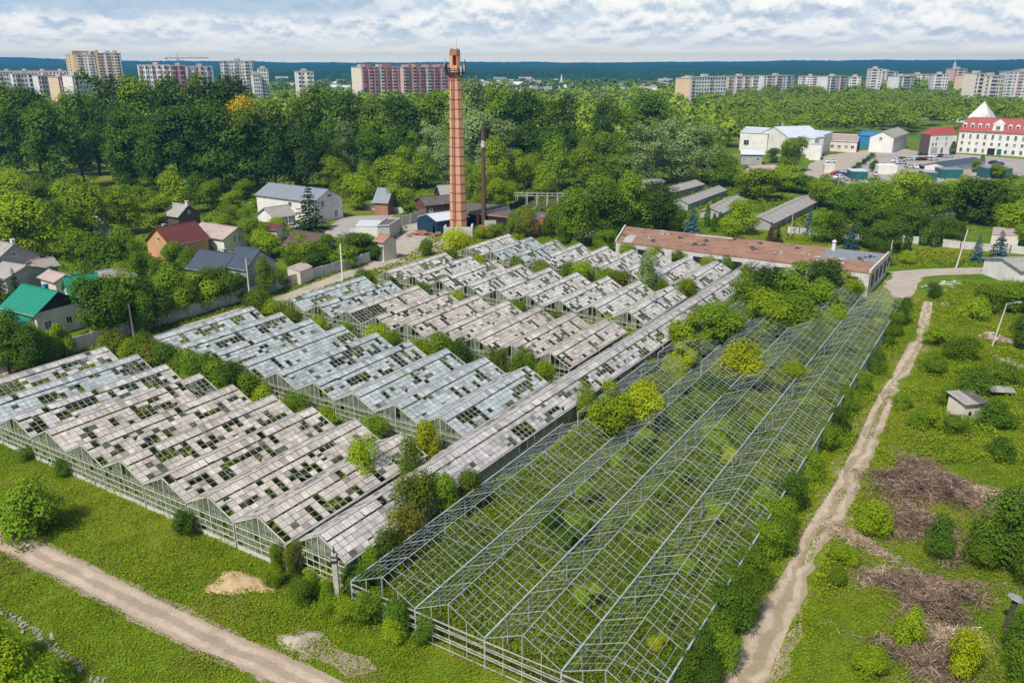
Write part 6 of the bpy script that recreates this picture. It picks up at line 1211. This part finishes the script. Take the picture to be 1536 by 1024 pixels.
# ------------------------------------------------------------------ grass, weeds, undergrowth
r_ = random.Random(5)
for i in range(66):
    a = r_.uniform(40, 138); c = r_.uniform(-36, -14.5); h = r_.choice((1.3, 1.6, 1.9, 2.2, 2.6, 3.0)); lm = r_.choice((Md, Br, Br, Md, D_, Br, Ye))
    plant('bush', PK(c, a), h * r_.uniform(.9, 1.5), h, lm, 'bush', f'{TONES[lm]} shrub growing inside the bare frames', 'bush', f'{TONES[lm]} shrubs inside the bare frames')
frames_in = ca([(-38.9, 38.2), (-13.6, 38.2), (-13.4, 142), (-36.5, 130)]); houses_in = ca([(-101.5, 38.4), (-38.8, 38.4), (-37.5, 156), (-96, 150)])
front = px([(-120, 690), (0, 650), (90, 700), (240, 765), (400, 830), (505, 905), (600, 945), (860, 1024), (1010, 1024), (1170, 760), (1320, 520), (1350, 470), (1420, 425), (1600, 420), (1620, 1110), (-160, 1110)])
TR = NARROW[:2]
cover('grass', [front], 85, .075, .34, 'grass', 'short meadow grass round the greenhouses', 'grass', 41, 2.6, .0, .9, TR + [frames_in, houses_in], 1.2, (.22, .6))
cover('weeds', [front], 50, .082, 1.1, 'weeds', 'taller weeds in clumps over the meadow', 'weeds', 51, 3.6, .50, .7, TR + [frames_in, houses_in], 1.5, (.3, .75))
right = px([(1180, 760), (1320, 520), (1350, 470), (1420, 425), (1600, 420), (1620, 700), (1340, 700), (1250, 900), (1110, 1000)])
cover('weeds', [right], 55, .10, 1.8, 'weeds', 'rank knee-high weeds along the track and in the rough right-hand meadow', 'weeds', 55, 3.8, .34, .7, TR + [frames_in], 1.1, (.3, .8))
cover('weeds', [frames_in], 55, .10, 2.1, 'weeds', 'weeds and seedlings filling the floor of the bare frames', 'weeds', 61, 4.5, .26, .6, (), 1.5, (.3, .8))
cover('grass', [frames_in], 44, .10, .7, 'grass', 'tall yellow-green grass growing under the bare frames', 'grass', 65, 3.0, .05, .7, (), 1.2, (.25, .6))
T_ = [tuple(G(x, y).xy) for x, y in [(1352, 560), (1322, 612), (1303, 660), (1268, 735), (1228, 800), (1200, 862)]]
cover('weeds', [[(p[0] - .32, p[1]) for p in T_] + [(p[0] + .32, p[1]) for p in reversed(T_)]], 40, .09, .25, 'grass', 'thin strip of grass left between the wheel ruts of the track', 'grass', 67, 3.0, .42, .8, (), 1.2, (.3, .7))
cover('weeds', [houses_in], 16, .20, 2.3, 'weeds', 'undergrowth inside the broken greenhouses and in the gaps between them', 'weeds', 71, 4.5, .22, .8)
gaps = [ca([(-100, a0), (-46, a0), (-45, a1), (-99, a1)]) for a0, a1 in ((57.3, 62), (80.2, 85.5), (103.3, 107.5), (125.3, 131), (147.6, 154))]
cover('weeds', gaps, 22, .18, 1.9, 'weeds', 'dense green growth in the strips between the greenhouse blocks', 'weeds', 75, 3.5, .22, .8)
cover('grass', [front], 55, .075, .5, 'dry_grass', 'dry straw-coloured grass in patches over the meadow', 'dry grass', 45, 5.5, .68, .7, TR + [frames_in, houses_in], 1.0, (.18, .45))
mid = px([(-60, 600), (-60, 545), (60, 530), (430, 420), (590, 385), (630, 345), (720, 345), (900, 360), (930, 380), (600, 420), (440, 470), (180, 540), (0, 600)])
cover('grass', [mid, px([(1340, 400), (1345, 372), (1540, 384), (1560, 402)]), px([(1180, 360), (1180, 350), (1345, 366), (1340, 384)])], 6, .24, .5, 'grass', 'grass on the verge by the concrete fence and on the lawn', 'grass', 81, 3.5, .1, .9, [ROADS[2]])
vil = px([(-60, 545), (-60, 262), (420, 262), (640, 262), (1100, 262), (1100, 350), (930, 345), (640, 320), (560, 385), (430, 420), (60, 530)])
cover('weeds', [vil, px([(1000, 262), (1600, 280), (1600, 380), (1300, 360), (1100, 345)])], 1.5, .42, 2.4, 'weeds', 'garden undergrowth between the village houses and sheds', 'undergrowth', 91, 7, .45, .7, [px([(480, 350), (515, 322), (600, 320), (590, 345), (520, 362)])])
